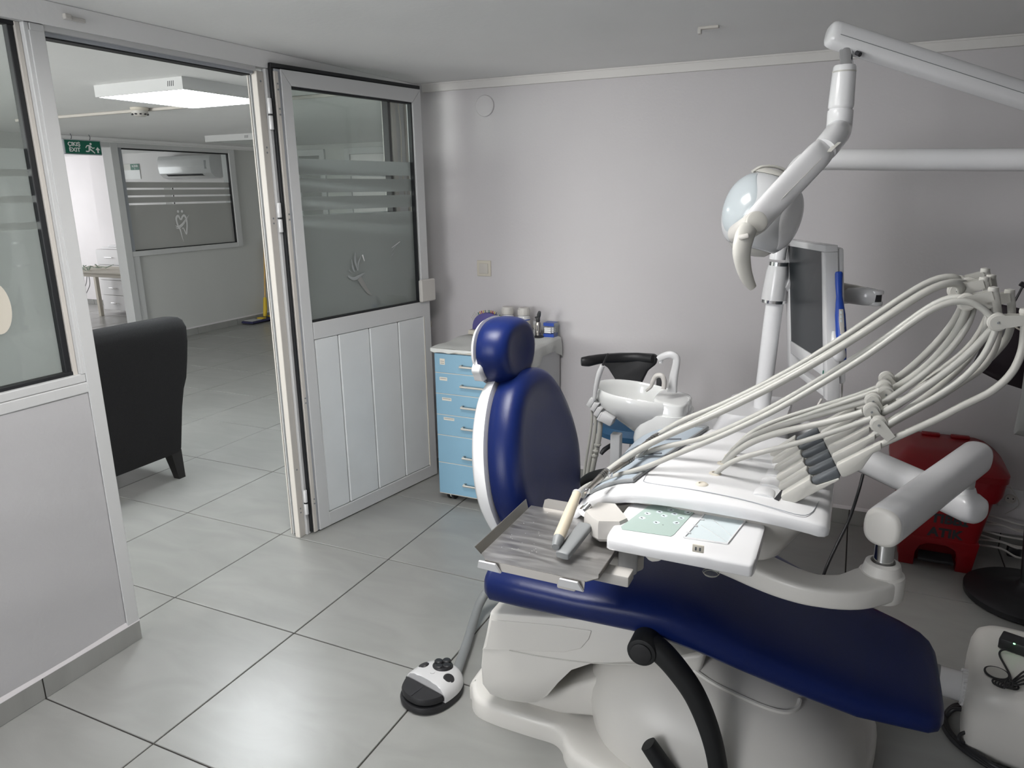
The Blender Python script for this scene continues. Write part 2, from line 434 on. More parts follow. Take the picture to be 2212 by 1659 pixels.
# window in the partition left of the doorway
def logo_parts(o, ex, ez, nrm, s, m, parent):
    """the tooth and two heads emblem cut out of the film"""
    ex = Vector(ex); ez = Vector(ez); nrm = Vector(nrm)
    def P(a, b): return Vector(o)+ex*(a*s)+ez*(b*s)+nrm*.0012
    def stroke(pts, w):
        g = G(); g.tube([P(*p) for p in pts], [x*s for x in w], seg=8, n=6, sc=(1, .0012/(max(w)*s)*1.0), upv=nrm)
        return g
    for a in (-.17, .14):
        gg = G(); gg.lathe([(0, 0), (.085*s, 0), (.085*s, .0008), (0, .0008)], P(a, .95), nrm, 16); gg.out('emblem_dot', m, parent, False)
    stroke([(-.05, .42), (-.2, .68), (-.36, .55), (-.36, .3), (-.28, .0), (-.17, -.2), (-.1, -.6), (-.02, -.98)], [.05, .07, .07, .055, .06, .05, .03, .004]).out('emblem_stroke', m, parent)
    stroke([(-.2, .66), (.0, .45), (.13, .62), (.3, .68), (.42, .45), (.42, .1), (.36, -.2), (.28, -.5), (.16, -.25), (.08, -.1), (-.02, -.15)], [.01, .06, .06, .07, .06, .05, .05, .04, .04, .03, .02]).out('emblem_stroke', m, parent)
    stroke([(-.5, .08), (-.3, .0), (0, .13), (.3, .38), (.68, .72)], [.01, .05, .045, .03, .003]).out('emblem_stroke', m, parent)
    stroke([(-.5, -.05), (-.3, -.1), (0, .03), (.35, .33), (.6, .6)], [.01, .035, .035, .02, .003]).out('emblem_stroke', m, parent)
def glazing(win, x, y0, y1, z0, z1, film, fz=(1.675, 1.617, 1.598, 1.542, 1.523, 1.466, 1.445), side=1, gx=.003):
    G().bx(x-gx, x+gx, y0, y1, z0, z1).out('glass_pane', M_glass, win, False)
    xs = x-side*(gx+.0006)
    for a, b in ((fz[0], fz[1]), (fz[2], fz[3]), (fz[4], fz[5]), (fz[6], z0)):
        G().bx(xs-.0004, xs+.0004, y0, y1, b, a).out('frosted_film', film, win, False)
wl = setting('window_1', (XW, -1, .95))
G().bx(-.55, XW+.006, .312, .355, 0, 2.02, .002).out('post', M_alu, wl, False, label='end post of the partition beside the doorway')
G().bx(XW+.002, XW+.008, .308, .352, 0.01, 2.0, .001).out('post_cover', M_alu, wl, False)
G().bx(-.55, XW+.004, .296, .311, .99, 2.02, .002).out('frame_stile', M_alu, wl, False)
G().bx(-.55, XW+.004, -2.65, .311, .928, .962, .003).out('frame_sill', M_alu, wl, False)
G().bx(-.55, XW+.001, -2.65, .311, .963, .99, .003).out('frame_sill', M_alu, wl, False)
G().bx(-.53, XW-.012, .281, .2955, .975, 2.02, .002).out('glazing_bead', M_alu2, wl, False)
G().bx(-.53, XW-.018, .262, .2805, .99, 2.018, .003).out('gasket', M_rub, wl, False)
G().bx(-.53, XW-.014, -2.65, .281, .99, 1.002, .002).out('gasket', M_rub, wl, False)
G().bx(-.53, XW-.014, -2.65, .281, 2.008, 2.02, .002).out('gasket', M_rub, wl, False)
G().bx(-.55, XW+.002, -2.65, .30, 2.02, 2.024).out('frame_head', M_alu, wl, False)
for a in (-1.2,): G().bx(-.55, XW+.004, a, a+.06, .99, 2.02, .002).out('frame_stile', M_alu, wl, False)
glazing(wl, -.525, -2.65, .265, 1.0, 2.01, M_frost)
# oval clear cut-out of the emblem in the film
gg = G(); gg.lathe([(0, 0), (.075, 0), (.075, .001), (0, .001)], (-.5195, .098, 1.228), (1, 0, 0), 32, sx=1, sy=.55); gg.out('emblem_oval', M_cream, wl, False)
gg = G(); gg.lathe([(0, 0), (.03, 0), (.03, .001), (0, .001)], (-.518, .085, 1.222), (1, 0, 0), 24, sx=1, sy=.5); gg.out('emblem_eye', M_greym, wl, False)

# doorway frame: head track, hinge jamb
jm = setting('door_2', (XW, 1.25, 0))
G().bx(-.56, XW+.004, .355, 1.2, 2.006, 2.022).out('head_frame', M_alu, jm, False)
G().bx(-.56, XW-.012, .355, 1.2, 1.996, 2.007).out('head_frame', M_groove, jm, False)
G().bx(-.56, XW-.028, .355, 1.2, 1.992, 1.997).out('head_gasket', M_rub, jm, False)
G().bx(-.559, -.554, 1.225, 1.246, 0, 2.0).out('jamb_lip', M_alu2, jm, False)
g = G(); g.bx(-.5535, -.516, 1.233, 1.247, 0, 2.0, .002); g.out('jamb_channel', M_groove, jm, False)
G().bx(-.545, -.542, 1.222, 1.233, 0, 2.0).bx(-.53, -.527, 1.222, 1.233, 0, 2.0).out('jamb_rib', M_alu, jm, False)
G().bx(-.517, -.489, 1.205, 1.243, .0, 2.008, .003).out('jamb_face', M_alu2, jm, False)
G().bx(-.50, -.478, 1.2435, 1.29, .0, 2.02, .003).out('jamb_back', M_alu, jm, False)
G().bx(-.484, -.478, 1.255, 1.262, .35, 1.0, .001).out('jamb_cable', M_cream, jm, False)
for z, n in ((1.97, 1), (1.72, 2), (1.44, 2), (.33, 1), (.14, 2)):
    for k in range(n): G().cyl((-.490, 1.224, z-.02*k), (-.4875, 1.224, z-.02*k), .004, seg=10).out('screw', M_greym, jm)
for z in (1.845, 1.44, .165):
    G().cyl((-.468, 1.240, z+.003), (-.468, 1.240, z+.063), .009, seg=14, bev=.002).out('hinge', M_white, jm)
    G().cyl((-.468, 1.240, z-.057), (-.468, 1.240, z-.003), .009, seg=14, bev=.002).out('hinge', M_white, jm)
    G().cyl((-.468, 1.240, z-.003), (-.468, 1.240, z+.003), .0095, seg=14).out('hinge_ring', M_rub, jm)

# ---- open door leaf
dA = Vector((-.449, 1.300, 0)); dB = Vector((-.305, 2.135, 0)); de = (dB-dA).normalized(); dn = Vector((de.y, -de.x, 0)); dw = .847
def D(s, z, n=0): return dA+de*s+dn*n+Vector((0, 0, z))
door = setting('door_1', D(0, 0, -.02))
def dbox(name, s0, s1, z0, z1, n0, n1, m, bev=.002, par=None, **kw):
    g = G(); g.slab([D(s0, z0, n0), D(s1, z0, n0), D(s1, z1, n0), D(s0, z1, n0)], dn*(n1-n0), bev, 1)
    return g.out(name, m, par or door, False, **kw)
def miter(name, pts):
    g = G(); g.slab([D(a, b, 0) for a, b in pts], -dn*.045, .0015, 1); g.out(name, M_alu, door, False)
ZT = 2.022
miter('door_stile', [(0, .006), (.061, .006), (.047, 1.962), (0, ZT)])
miter('door_rail', [(0, ZT), (.0475, 1.963), (.777, 1.961), (.838, ZT+.003)])
miter('door_stile', [(.847, .006), (.838, ZT+.002), (.778, 1.96), (.795, .006)])
dbox('door_rail', .0605, .797, .006, .072, -.045, 0, M_alu)
dbox('door_rail', .0575, .791, .907, .984, -.045, 0, M_alu)
dbox('edge_channel', -.028, -.0005, .006, ZT, -.045, -.006, M_groove)
dbox('edge_flange', -.032, -.012, .006, ZT-.01, -.012, -.002, M_alu2)
dbox('door_seal', -.045, -.034, .01, ZT+.02, -.04, -.008, M_rub)
dbox('door_seal', -.045, .84, ZT+.004, ZT+.02, -.04, -.004, M_rub)
dbox('gasket', .05, .78, 1.953, 1.961, -.03, -.008, M_rub, 0)
dbox('gasket', .057, .786, .984, .991, -.03, -.008, M_rub, 0)
dbox('gasket', .770, .777, .991, 1.955, -.03, -.008, M_rub, 0)
dbox('gasket', .0475, .051, .991, 1.955, -.03, -.008, M_rub, 0)
dbox('glass_pane', .05, .775, .99, 1.955, -.026, -.021, M_glass, 0)
fz = (1.682, 1.617, 1.601, 1.542, 1.525, 1.467, 1.446)
for a, b in ((fz[0], fz[1]), (fz[2], fz[3]), (fz[4], fz[5]), (fz[6], .992)):
    dbox('frosted_film', .0515, .770, b, a, -.0285, -.0275, M_frost, 0)
# planks of the lower panel with V grooves between
for k, (a, b) in enumerate(((.064, .198), (.203, .396), (.401, .597), (.602, .795))):
    dbox('panel', a, b, .074, .905, -.02, -.0035, M_panel, .004)
dbox('panel_back', .062, .796, .073, .906, -.03, -.02, M_groove, 0)
for k, a in enumerate((.2065, .4045, .6055)): dbox('panel_bead', a, a+.012, .075, .904, -.006, -.0028, M_panel, .001)
dbox('panel_bead', .789, .7945, .074, .905, -.006, .0006, M_cream, .001)
lk = dbox('lock_case', .757, .868, .985, 1.10, 0, .024, M_white2, .006)
dbox('latch', .851, .862, .84, .872, -.03, -.006, M_steel, .002)
for z, n in ((1.965, 2), (1.87, 2), (1.455, 2), (.17, 2), (.655, 2)):
    for k in range(n):
        p = D(-.02, z-.022*k, -.0015); G().cyl(p, p+dn*.002, .0038, seg=10).out('screw', M_greym, door)
# remains of the emblem in the film
def dstroke(pts, w, m=M_logod):
    g = G(); g.tube([D(a, b, -.0195) for a, b in pts], w, seg=8, n=5, sc=(1, .15), upv=dn); g.out('emblem_stroke', m, door)
dstroke([(.30, 1.165), (.33, 1.150), (.36, 1.153), (.41, 1.17)], [.004, .007, .009, .002])
dstroke([(.33, 1.24), (.335, 1.20), (.345, 1.18)], [.002, .006, .003])
dstroke([(.355, 1.27), (.352, 1.23), (.365, 1.185)], [.002, .007, .005])
dstroke([(.39, 1.25), (.372, 1.22), (.368, 1.19)], [.002, .005, .002])
dstroke([(.31, 1.19), (.32, 1.18)], [.004, .002])
dstroke([(.37, 1.15), (.39, 1.12), (.42, 1.08), (.445, 1.06)], [.014, .013, .009, .001], M_frostb)
dstroke([(.59, 1.25), (.62, 1.275), (.65, 1.295)], [.001, .003, .001])
dstroke([(.59, 1.23), (.615, 1.25)], [.001, .003])
dstroke([(.60, 1.275), (.66, 1.30)], [.001, .001], M_logo)
dstroke([(.40, 1.255), (.41, 1.225)], [.004, .002], M_logo)

# fixed glazing of the partition behind the open door
wb = setting('window_2', (XW, 1.8, .95))
G().bx(-.55, XW, 1.29, YB, 0, .93).out('low_panel', M_wall, wb, False)
G().bx(-.55, XW+.004, 1.29, YB, .93, .99, .003).out('frame_sill', M_alu, wb, False)
G().bx(-.55, XW+.004, 1.29, 1.33, .99, 2.02, .003).out('frame_stile', M_alu, wb, False)
G().bx(-.55, XW+.004, 2.135, 2.17, .99, 2.02, .003).out('frame_stile', M_alu2, wb, False)
G().bx(-.55, XW-.01, 2.17, 2.27, .99, 2.02, .003).out('frame_stile', M_alu, wb, False)
G().bx(-.55, XW+.004, 2.27, YB, .99, 2.02, .003).out('frame_stile', M_alu2, wb, False)
G().bx(-.53, XW-.004, 2.112, 2.134, .99, 2.0, .002).out('gasket', M_rub, wb, False)
G().bx(-.55, XW+.004, 1.29, YB, 2.0, 2.022, .003).out('frame_head', M_alu, wb, False)
glazing(wb, -.525, 1.33, 2.115, .99, 2.0, M_frost)
G().tube([(XW+.001, 2.2, 1.98), (XW+.001, 2.215, 1.85), (XW+.001, 2.21, 1.7), (XW+.001, 2.225, 1.5)], .003, seg=6).out('cable', M_cream, wb)

# ================================================================ CORRIDOR AND FAR ROOM
g = G(); g.bx(XC-.1, XC, 4.15, YE, 0, .945); g.bx(XC-.1, XC, 5.6, YE, .945, H); g.bx(XC-.1, XC, -2.7, 3.2, 0, H); g.bx(XC-.1, XC, 3.2, YE, 2.055, H)
o = g.out('wall_corridor', M_wallc, None, False); o['kind'] = 'structure'
g = G(); g.bx(XC, -.5, YE, YE+.1, 0, H)
o = g.out('wall_end', M_wallc, None, False); o['kind'] = 'structure'
g = G(); g.bx(-9.6, XC-.1, YE, YE+.1, 0, H); g.bx(-7.92, -7.5, YE-.1, YE, .0, H); g.bx(-9.7, -9.6, 2.0, 3.2, 0, H); g.bx(-9.7, -9.6, 3.2, YE, 0, .6); g.bx(-9.7, -9.6, 3.2, YE, 2.0, H); g.bx(-9.7, -9.6, 5.2, YE, 0, H)
g.bx(-9.7, XC-.1, 1.9, 2.0, 0, H)
o = g.out('wall_far_room', M_wallb, None, False); o['kind'] = 'structure'
g = G(); g.bx(-.56, -.5, YB, YE, 0, H)
o = g.out('wall_side', M_wallc, None, False); o['kind'] = 'structure'
o = G().bx(XC-.1, XC+.1, 3.2, YE, 2.055, 2.083).bx(XC-.12, XC+.06, 3.2, YE, 2.045, 2.056).out('trim_3', M_ceil, None, False); o['kind'] = 'structure'
baseboard('baseboard_corridor', 'y', XC, 4.16, YE, 1, .075, 0)
baseboard('baseboard_end', 'x', YE, XC, -.6, -1, .075, 0)
baseboard('baseboard_far_room', 'x', YE, -9.6, XC-.1, -1, .075, 0)
for x0, x1, nm in ((-4.35, -4.05, 'door_3'), (-3.62, -2.7, 'door_4')):
    d3 = setting(nm, ((x0+x1)/2, YE, 0))
    G().bx(x0-.07, x0, YE-.03, YE, 0, 2.03, .003).out('door_frame', M_alu, d3, False)
    G().bx(x1, x1+.07, YE-.03, YE, 0, 2.03, .003).out('door_frame', M_alu, d3, False)
    G().bx(x0-.069, x1+.069, YE-.028, YE, 1.961, 2.032, .003).out('door_frame', M_alu, d3, False)
    G().bx(x0, x1, YE-.012, YE, .01, 1.96, .003).out('door_leaf', M_wallb if nm == 'door_4' else M_frost, d3, False)
# doorway and window frames of the far wall
fw_ = setting('window_3', (XC, 4.8, .95))
G().bx(XC-.1, XC+.03, 4.0, 4.08, 0, 2.055, .003).out('door_post', M_alu, fw_, False)
G().bx(XC-.095, XC+.015, 4.079, 4.13, 0, 2.052, .003).out('frame_stile', M_groove, fw_, False)
G().bx(XC-.099, XC+.027, 3.2, 5.6, 2.001, 2.054, .003).out('frame_head', M_alu, fw_, False)
G().bx(XC-.1, XC+.03, 5.53, 5.61, .945, 2.055, .003).out('frame_stile', M_alu, fw_, False)
G().bx(XC-.098, XC+.026, 4.082, 5.605, .931, .984, .003).out('frame_sill', M_alu, fw_, False)
G().bx(XC-.097, XC+.022, 4.081, 4.16, 0, .932, .002).out('frame_stile', M_alu, fw_, False)
G().bx(XC-.01, XC+.012, 5.515, 5.53, .985, 2.0).bx(XC-.01, XC+.012, 4.13, 5.53, 1.988, 2.0).bx(XC-.01, XC+.012, 4.13, 5.53, .985, .993).out('gasket', M_rub, fw_, False)
glazing(fw_, XC-.02, 4.13, 5.52, .99, 1.99, M_frostb, side=-1)
logo_parts((XC-.009, 4.77, 1.205), (0, 1, 0), (0, 0, 1), (1, 0, 0), .17, M_logo, fw_)
for zz in (1.6075, 1.5325, 1.4555):
    G().bx(XC-.016, XC-.013, 4.60, 4.69, zz-.008, zz+.008).out('label_strip', M_logo, fw_, False)
    G().bx(XC-.016, XC-.013, 4.71, 4.722, zz-.008, zz+.008).out('label_edge', M_ink, fw_, False)

# exit sign
ex = thing('exit_sign', 'green exit sign with white running figure and arrow hanging below the corridor ceiling', 'sign', (-4.75, 3.52, 1.97))
xs = -4.75
G().bx(xs-.03, xs-.002, 3.335, 3.70, 1.905, 2.035, .004).out('sign_housing', M_groove, ex, False)
G().bx(xs-.002, xs, 3.345, 3.69, 1.913, 2.027).out('sign_face', M_green, ex, False)
text('lettering', 'ÇIKIŞ', .048, (xs+.0006, 3.372, 1.978), (0, 1, 0), (0, 0, 1), M_logo, ex, .0012)
text('lettering', 'EXIT', .048, (xs+.0006, 3.378, 1.930), (0, 1, 0), (0, 0, 1), M_logo, ex, .0012, sx=1.08)
def fl2(name, pts, m, par, x=xs+.0006, oy=0, oz=0, s=1, dx=.0008):
    G().slab([(x, oy+a*s, oz+b*s) for a, b in pts], (dx, 0, 0)).out(name, m, par, False)
def runner(par, oy, oz, s):
    g = G(); g.lathe([(0, 0), (.11*s, 0), (.11*s, .0008), (0, .0008)], (xs+.0006, oy+.62*s, oz+.88*s), (1, 0, 0), 14)
    def st(pts, w): g.tube([(xs+.001, oy+a*s, oz+b*s) for a, b in pts], [q*s for q in w], seg=6, n=2, sc=(1, .06), upv=(1, 0, 0))
    st([(.52, .74), (.42, .42)], [.12, .11]); st([(.55, .72), (.75, .5), (.98, .55)], [.05, .05, .04]); st([(.48, .74), (.2, .7), (.06, .5)], [.05, .05, .04])
    st([(.42, .42), (.65, .3), (.95, .04)], [.08, .07, .05]); st([(.4, .42), (.34, .2), (.02, .2)], [.08, .06, .05])
    g.out('running_figure', M_logo, par)
runner(ex, 3.535, 1.918, .095)
fl2('arrow', [(.35, 0), (.65, 0), (.65, .5), (.95, .5), (.5, 1), (.05, .5), (.35, .5)], M_logo, ex, oy=3.632, oz=1.925, s=.052, dx=.0008)
bpy.context.view_layer.update()
for yy in (3.42, 3.6): G().tube([(xs-.015, yy, 2.033), (xs-.015, yy+.01, 2.06), (xs-.015, yy, H-.002)], .003, seg=6).out('hook', M_greyd, ex)

# ceiling lights
def led_panel(loc, sx, sy, on, label, grp='square ceiling lights'):
    x, y = loc; t = thing('ceiling_light', label, 'ceiling light', (x, y, H), grp)
    z1, z0 = H-.0005, H-.058
    g = G(); w_ = .012
    g.bx(x-sx/2, x-sx/2+w_, y-sy/2, y+sy/2, z0, z1); g.bx(x+sx/2-w_, x+sx/2, y-sy/2, y+sy/2, z0, z1)
    g.bx(x-sx/2+w_, x+sx/2-w_, y-sy/2, y-sy/2+w_, z0, z1); g.bx(x-sx/2+w_, x+sx/2-w_, y+sy/2-w_, y+sy/2, z0, z1); g.bx(x-sx/2+w_, x+sx/2-w_, y-sy/2+w_, y+sy/2-w_, z1-.006, z1)
    g.out('housing', M_alu, t, False)
    G().bx(x-sx/2+w_, x+sx/2-w_, y-sy/2+w_, y+sy/2-w_, z0+.003, z0+.008).out('diffuser', (M_light2 if on == 2 else M_light) if on else M_lightoff, t, False)
    for k in range(4): G().slab([(x+sx/2-.1+.012*k-.0, y-sy/2-.0006, z0+.018), (x+sx/2-.1+.012*k+.004, y-sy/2-.0006, z0+.018), (x+sx/2-.1+.012*k+.008, y-sy/2-.0006, z0+.042), (x+sx/2-.1+.012*k+.004, y-sy/2-.0006, z0+.042)], (0, .0008, 0)).out('vent_slot', M_ink, t, False)
    return t
led_panel((-1.58, 1.86), .62, .62, True, 'lit square surface-mounted ceiling light above the corridor armchair')
led_panel((-3.75, 4.58), .6, .6, False, 'unlit square ceiling light at the far end of the corridor')
led_panel((.72, .22), .56, .56, 2, 'lit square ceiling light above the treatment chair, out of the frame')
area('corridor_rear_fill_lamp', (-3.0, .3, H-.07), (-3.0, .3, 0), .6, .6, 6, (.95, 1, 1))
# cable trunk and detector
tk = G().bx(-3.9, -.6, 2.40, 2.425, H-.018, H-.001, .002).out('ceiling_trunking', M_alu2, None, False)
props(tk, 'cream cable trunking strip running across the corridor ceiling', 'trunking')
dt = thing('smoke_detector', 'round white smoke detector on the corridor ceiling trunking', 'smoke detector', (-2.55, 2.34, H))
G().lathe([(0, H-.001), (.055, H-.001), (.055, H-.012), (.048, H-.02), (0, H-.02)], (-2.55, 2.35, 0)).out('detector_base', M_cream, dt)
G().lathe([(0, H-.055), (.028, H-.055), (.04, H-.047), (.05, H-.035), (.05, H-.021), (0, H-.021)], (-2.55, 2.35, 0)).out('detector_body', M_white2, dt)
for k in range(10):
    a = 2*PI*k/10; G().box((-2.55+.046*math.cos(a), 2.35+.046*math.sin(a), H-.042), (.012, .012, .008), .001, Matrix.Rotation(a, 3, 'Z')).out('detector_slot', M_ink, dt, False)

# small ceiling clips
def clip(p, name, label):
    t = thing(name, label, 'clip', p); x, y, z = p
    G().box((x, y, z-.004), (.07, .022, .008), .001).out('clip_plate', M_alu2, t, False)
    G().box((x-.03, y, z-.012), (.012, .02, .02), .002).out('clip_hook', M_white2, t, False)
clip((1.17, 1.65, H), 'ceiling_clip', 'small white plastic clip fixed to the treatment room ceiling')
cb = G().box((XW+.024, .42, 2.052), (.014, .022, .016), .003).box((XW+.022, .455, 2.050), (.01, .045, .012), .003).out('beam_clip', M_white2, None, False)
props(cb, 'small white plastic holder stuck on the beam above the doorway', 'clip')

# air conditioner on end wall of far room
ac = thing('air_conditioner', 'white wall-mounted air conditioner seen through the far window', 'air conditioner', (-6.03, YE, 1.75))
prof = [(0, 1.76), (-.07, 1.735), (-.15, 1.755), (-.2, 1.80), (-.215, 1.88), (-.21, 1.97), (-.19, 2.015), (0, 2.02)]
G().slab([(-6.48, YE-.002+a, b) for a, b in prof], (.9, 0, 0), .008, 2).out('casing', M_white, ac)
G().slab([(-6.36, YE-.14, 1.752), (-6.36, YE-.2, 1.79), (-6.36, YE-.19, 1.80), (-6.36, YE-.13, 1.765)], (.62, 0, 0)).out('outlet', M_ink, ac, False)
G().box((-6.03, YE-.175, 1.768), (.60, .03, .006), .002).out('louvre', M_white2, ac, False)
G().box((-5.66, YE-.212, 1.9), (.03, .01, .1), .002).out('display', M_greym, ac, False)
nb = thing('notice_board', 'white notice sheet with a green and grey header on the far room wall', 'notice', (-7.22, YE, 1.85))
G().bx(-7.38, -7.07, YE-.008, YE-.001, 1.755, 1.95).out('sheet', M_logo, nb, False)
G().bx(-7.235, -7.07, YE-.010, YE-.008, 1.872, 1.95).out('green_header', M_green, nb, False)
G().bx(-7.38, -7.235, YE-.010, YE-.008, 1.872, 1.95).out('grey_header', M_greyl, nb, False)
text('lettering', 'KLİNİK', .034, (-7.205, YE-.011, 1.91), (1, 0, 0), (0, 0, 1), M_logo, nb, .0008)
text('lettering', '3', .03, (-7.16, YE-.011, 1.878), (1, 0, 0), (0, 0, 1), M_logo, nb, .0008)

# far room furniture
tb = thing('work_table', 'cream table with thin square legs in the bright far room', 'table', (-7.0, 5.0, 0))
tx0, tx1, ty0, ty1, tz = -7.34, -5.9, 4.72, 5.3, .66
G().bx(tx0, tx1, ty0, ty1, tz-.02, tz, .003).out('tabletop', M_cream, tb, False)
G().bx(tx0+.01, tx1-.01, ty0+.01, ty1-.01, tz-.06, tz-.021, .003).out('apron', M_cream, tb, False)
for a in (tx0+.03, tx1-.03):
    for b in (ty0+.03, ty1-.03): G().box((a, b, (tz-.02)/2), (.045, .045, tz-.02), .003).out('leg', M_cream, tb, False)
cl = G()
random.seed(3)
for k in range(46):
    x = random.uniform(tx0+.08, tx0+.75); y = random.uniform(ty0+.02, ty0+.3); a = random.uniform(0, PI); l = random.uniform(.04, .11)
    cl.box((x, y, tz+.022+random.uniform(0, .02)), (l, .015, .004), 0, Matrix.Rotation(a, 3, 'Z') @ Matrix.Rotation(random.uniform(-.5, .5), 3, 'Y'))
props(cl.out('shredded_paper', mat('pale_green', (.5, .6, .52), .8), None, False), 'heap of pale green shredded strips on the far table', 'paper scraps', kind='stuff')
def drawers(name, x, y, z0, z1, wd, dp, n, label, grp, wheels=True):
    t = thing(name, label, 'cabinet', (x, y, 0), grp)
    G().bx(x-wd/2, x+wd/2, y, y+dp, z0, z1, .003).out('body', M_wallb, t, False)
    h = (z1-z0)/n
    for k in range(n):
        d = G().bx(x-wd/2+.004, x+wd/2-.004, y-.016, y-.001, z0+k*h+.004, z0+(k+1)*h-.004, .003).out('drawer', M_logo, t, False)
        G().bx(x-.07, x+.07, y-.036, y-.028, z0+(k+.5)*h-.004, z0+(k+.5)*h+.004, .002).bx(x-.07, x-.062, y-.03, y-.016, z0+(k+.5)*h-.004, z0+(k+.5)*h+.004).bx(x+.062, x+.07, y-.03, y-.016, z0+(k+.5)*h-.004, z0+(k+.5)*h+.004).out('handle', M_chrome, d, False)
    if wheels:
        for a in (-1, 1):
            for b in (.05, dp-.05): G().cyl((x+a*(wd/2-.05)-.012, y+b, .035), (x+a*(wd/2-.05)+.012, y+b, .035), .034, seg=16).out('caster', M_black, t)
    return t
drawers('drawer_unit', -6.64, 5.32, .08, .60, .42, .45, 4, 'white wheeled drawer unit under the far table', 'white drawer units')
drawers('drawer_cabinet', -7.18, 5.42, .06, .86, .5, .45, 4, 'tall white drawer cabinet behind the far table', 'white drawer units', False)
pr = G().bx(-7.37, -6.87, 5.46, 5.8, .862, .885, .003).bx(-7.3, -6.95, 5.5, 5.8, .886, .91, .006).out('paper_stack', M_logo, None, False)
props(pr, 'stack of white papers on the tall far cabinet', 'papers')
cb = G().tube([(-6.75, 4.76, .61), (-6.77, 4.74, .5), (-6.85, 4.74, .42)], .004, seg=6).tube([(-6.72, 4.76, .61), (-6.70, 4.74, .5), (-6.80, 4.74, .38)], .004, seg=6).out('dangling_cable', M_greym, None)
props(cb, 'thin cable dangling under the far table', 'cable')

# mop
mp = thing('mop', 'yellow handled flat mop with navy head in the corridor corner', 'mop', (-4.9, 5.72, 0))
G().slab([(-5.03, 5.45, .012), (-4.86, 5.46, .012), (-4.84, 5.94, .012), (-5.03, 5.94, .012)], (0, 0, .025), .008).out('mop_head', M_mop, mp, False)
G().slab([(-5.01, 5.475, .038), (-4.88, 5.485, .038), (-4.875, 5.64, .038), (-5.01, 5.63, .038)], (0, 0, .008), .002).out('mop_cloth', M_bagw, mp, False)
G().box((-4.94, 5.70, .045), (.10, .06, .015), .004).box((-4.94, 5.86, .045), (.08, .04, .015), .004).out('mop_clamp', M_yel, mp, False)
G().tube([(-4.96, 5.78, .05), (-4.97, 5.81, .14), (-4.985, 5.84, .28)], [.02, .026, .02], seg=12).out('mop_socket', M_yel, mp)
G().tube([(-4.985, 5.84, .26), (-5.01, 5.945, .95)], .011, seg=10).out('mop_handle', M_orange, mp)

# armchair in the corridor, seen from behind
ch = thing('armchair', 'dark charcoal fabric wing armchair seen from behind in the corridor', 'armchair', (-1.9, 1.3, 0))
a0 = Vector((-1.6, .97, 0)); e = Vector((0, 1, 0)); nn = Vector((-e.y, e.x, 0))   # back plane direction, nn towards seat
def C_(s, n, z): return a0+e*s+nn*(n-max(0, z-.15)*.06)+Vector((0, 0, z))
def ring(z, s0, s1, n0, n1, p=6, seg=32): return [C_(a, b, z) for a, b in superell((s0+s1)/2, (n0+n1)/2, (s1-s0)/2, (n1-n0)/2, p, seg)]
G().loft([ring(.155, 0, .585, 0, .13), ring(.17, -.005, .592, -.003, .14), ring(.4, -.01, .625, .0, .14), ring(.5, -.02, .648, .0, .15), ring(.56, -.035, .672, .0, .15), ring(.66, -.045, .69, .0, .16), ring(.76, -.05, .702, .0, .16), ring(.84, -.045, .70, .0, .15), ring(.88, -.03, .685, .012, .14), ring(.897, -.01, .665, .028, .13), ring(.903, .03, .62, .05, .11)]).out('backrest', M_fab, ch, ang=60)
G().loft([ring(.2, .02, .57, .13, .68), ring(.22, .01, .58, .13, .70), ring(.42, .01, .58, .13, .70), ring(.45, .04, .55, .14, .66)]).out('seat', M_fab, ch)
for a, b in ((-.01, .09), (.50, .60)):
    G().loft([ring(.16, a, b, .10, .68, 5, 24), ring(.18, a-.005, b+.005, .10, .69, 5, 24), ring(.58, a-.005, b+.005, .10, .69, 5, 24), ring(.61, a+.015, b-.015, .12, .66, 4, 24)]).out('armrest', M_fab, ch)
for s_, n_, k in ((.06, .05, 0), (.545, .045, 0), (.06, .62, 0), (.54, .62, 0)):
    t1, t2 = .034, .021
    G().loft([[C_(s_-t1, n_-t1, .165), C_(s_+t1, n_-t1, .165), C_(s_+t1, n_+t1, .165), C_(s_-t1, n_+t1, .165)], [C_(s_-t2+.012, n_-t2-.02, 0.0), C_(s_+t2+.012, n_-t2-.02, 0.0), C_(s_+t2+.012, n_+t2-.02, 0.0), C_(s_-t2+.012, n_+t2-.02, 0.0)]]).out('leg', M_wood, ch, False)

# ================================================================ TREATMENT ROOM
# wall fittings
vc = G(); vc.lathe([(0, 0), (.052, 0), (.052, .004), (.049, .007), (0, .008)], (-.071, YB-.001, 1.957), (0, -1, 0), 40)
props(vc.out('wall_cover', M_wall, None, True), 'round flush cap painted like the wall near the ceiling', 'wall cap')
sw = thing('light_switch', 'cream single light switch on the back wall left of centre', 'light switch', (-.095, YB, 1.137))
G().bx(-.137, -.053, YB-.008, YB-.0005, 1.095, 1.179, .003).out('switch_plate', M_cream, sw)
G().bx(-.122, -.068, YB-.014, YB-.0085, 1.110, 1.164, .003).out('rocker', M_alu2, sw)
def socket(x, z, label, cover=True):
    t = thing('wall_socket', label, 'socket', (x, YB, z))
    G().bx(x-.042, x+.042, YB-.009, YB-.0005, z-.042, z+.042, .003).out('socket_plate', M_alu, t)
    G().lathe([(0, .001), (.016, .001), (.018, .006), (.021, .0065), (.021, 0), (0, 0)], (x, YB-.0095, z), (0, -1, 0), 28).out('socket_ring', M_white2, t)
    for a in (-.0095, .0095): G().cyl((x+a, YB-.0112, z), (x+a, YB-.0108, z), .003, seg=10).out('socket_hole', M_ink, t)
    return t
sp = at(2183, 1077, Y_, YB-.01); socket(sp.x, sp.z, 'white wall socket low on the back wall right of the red bin')

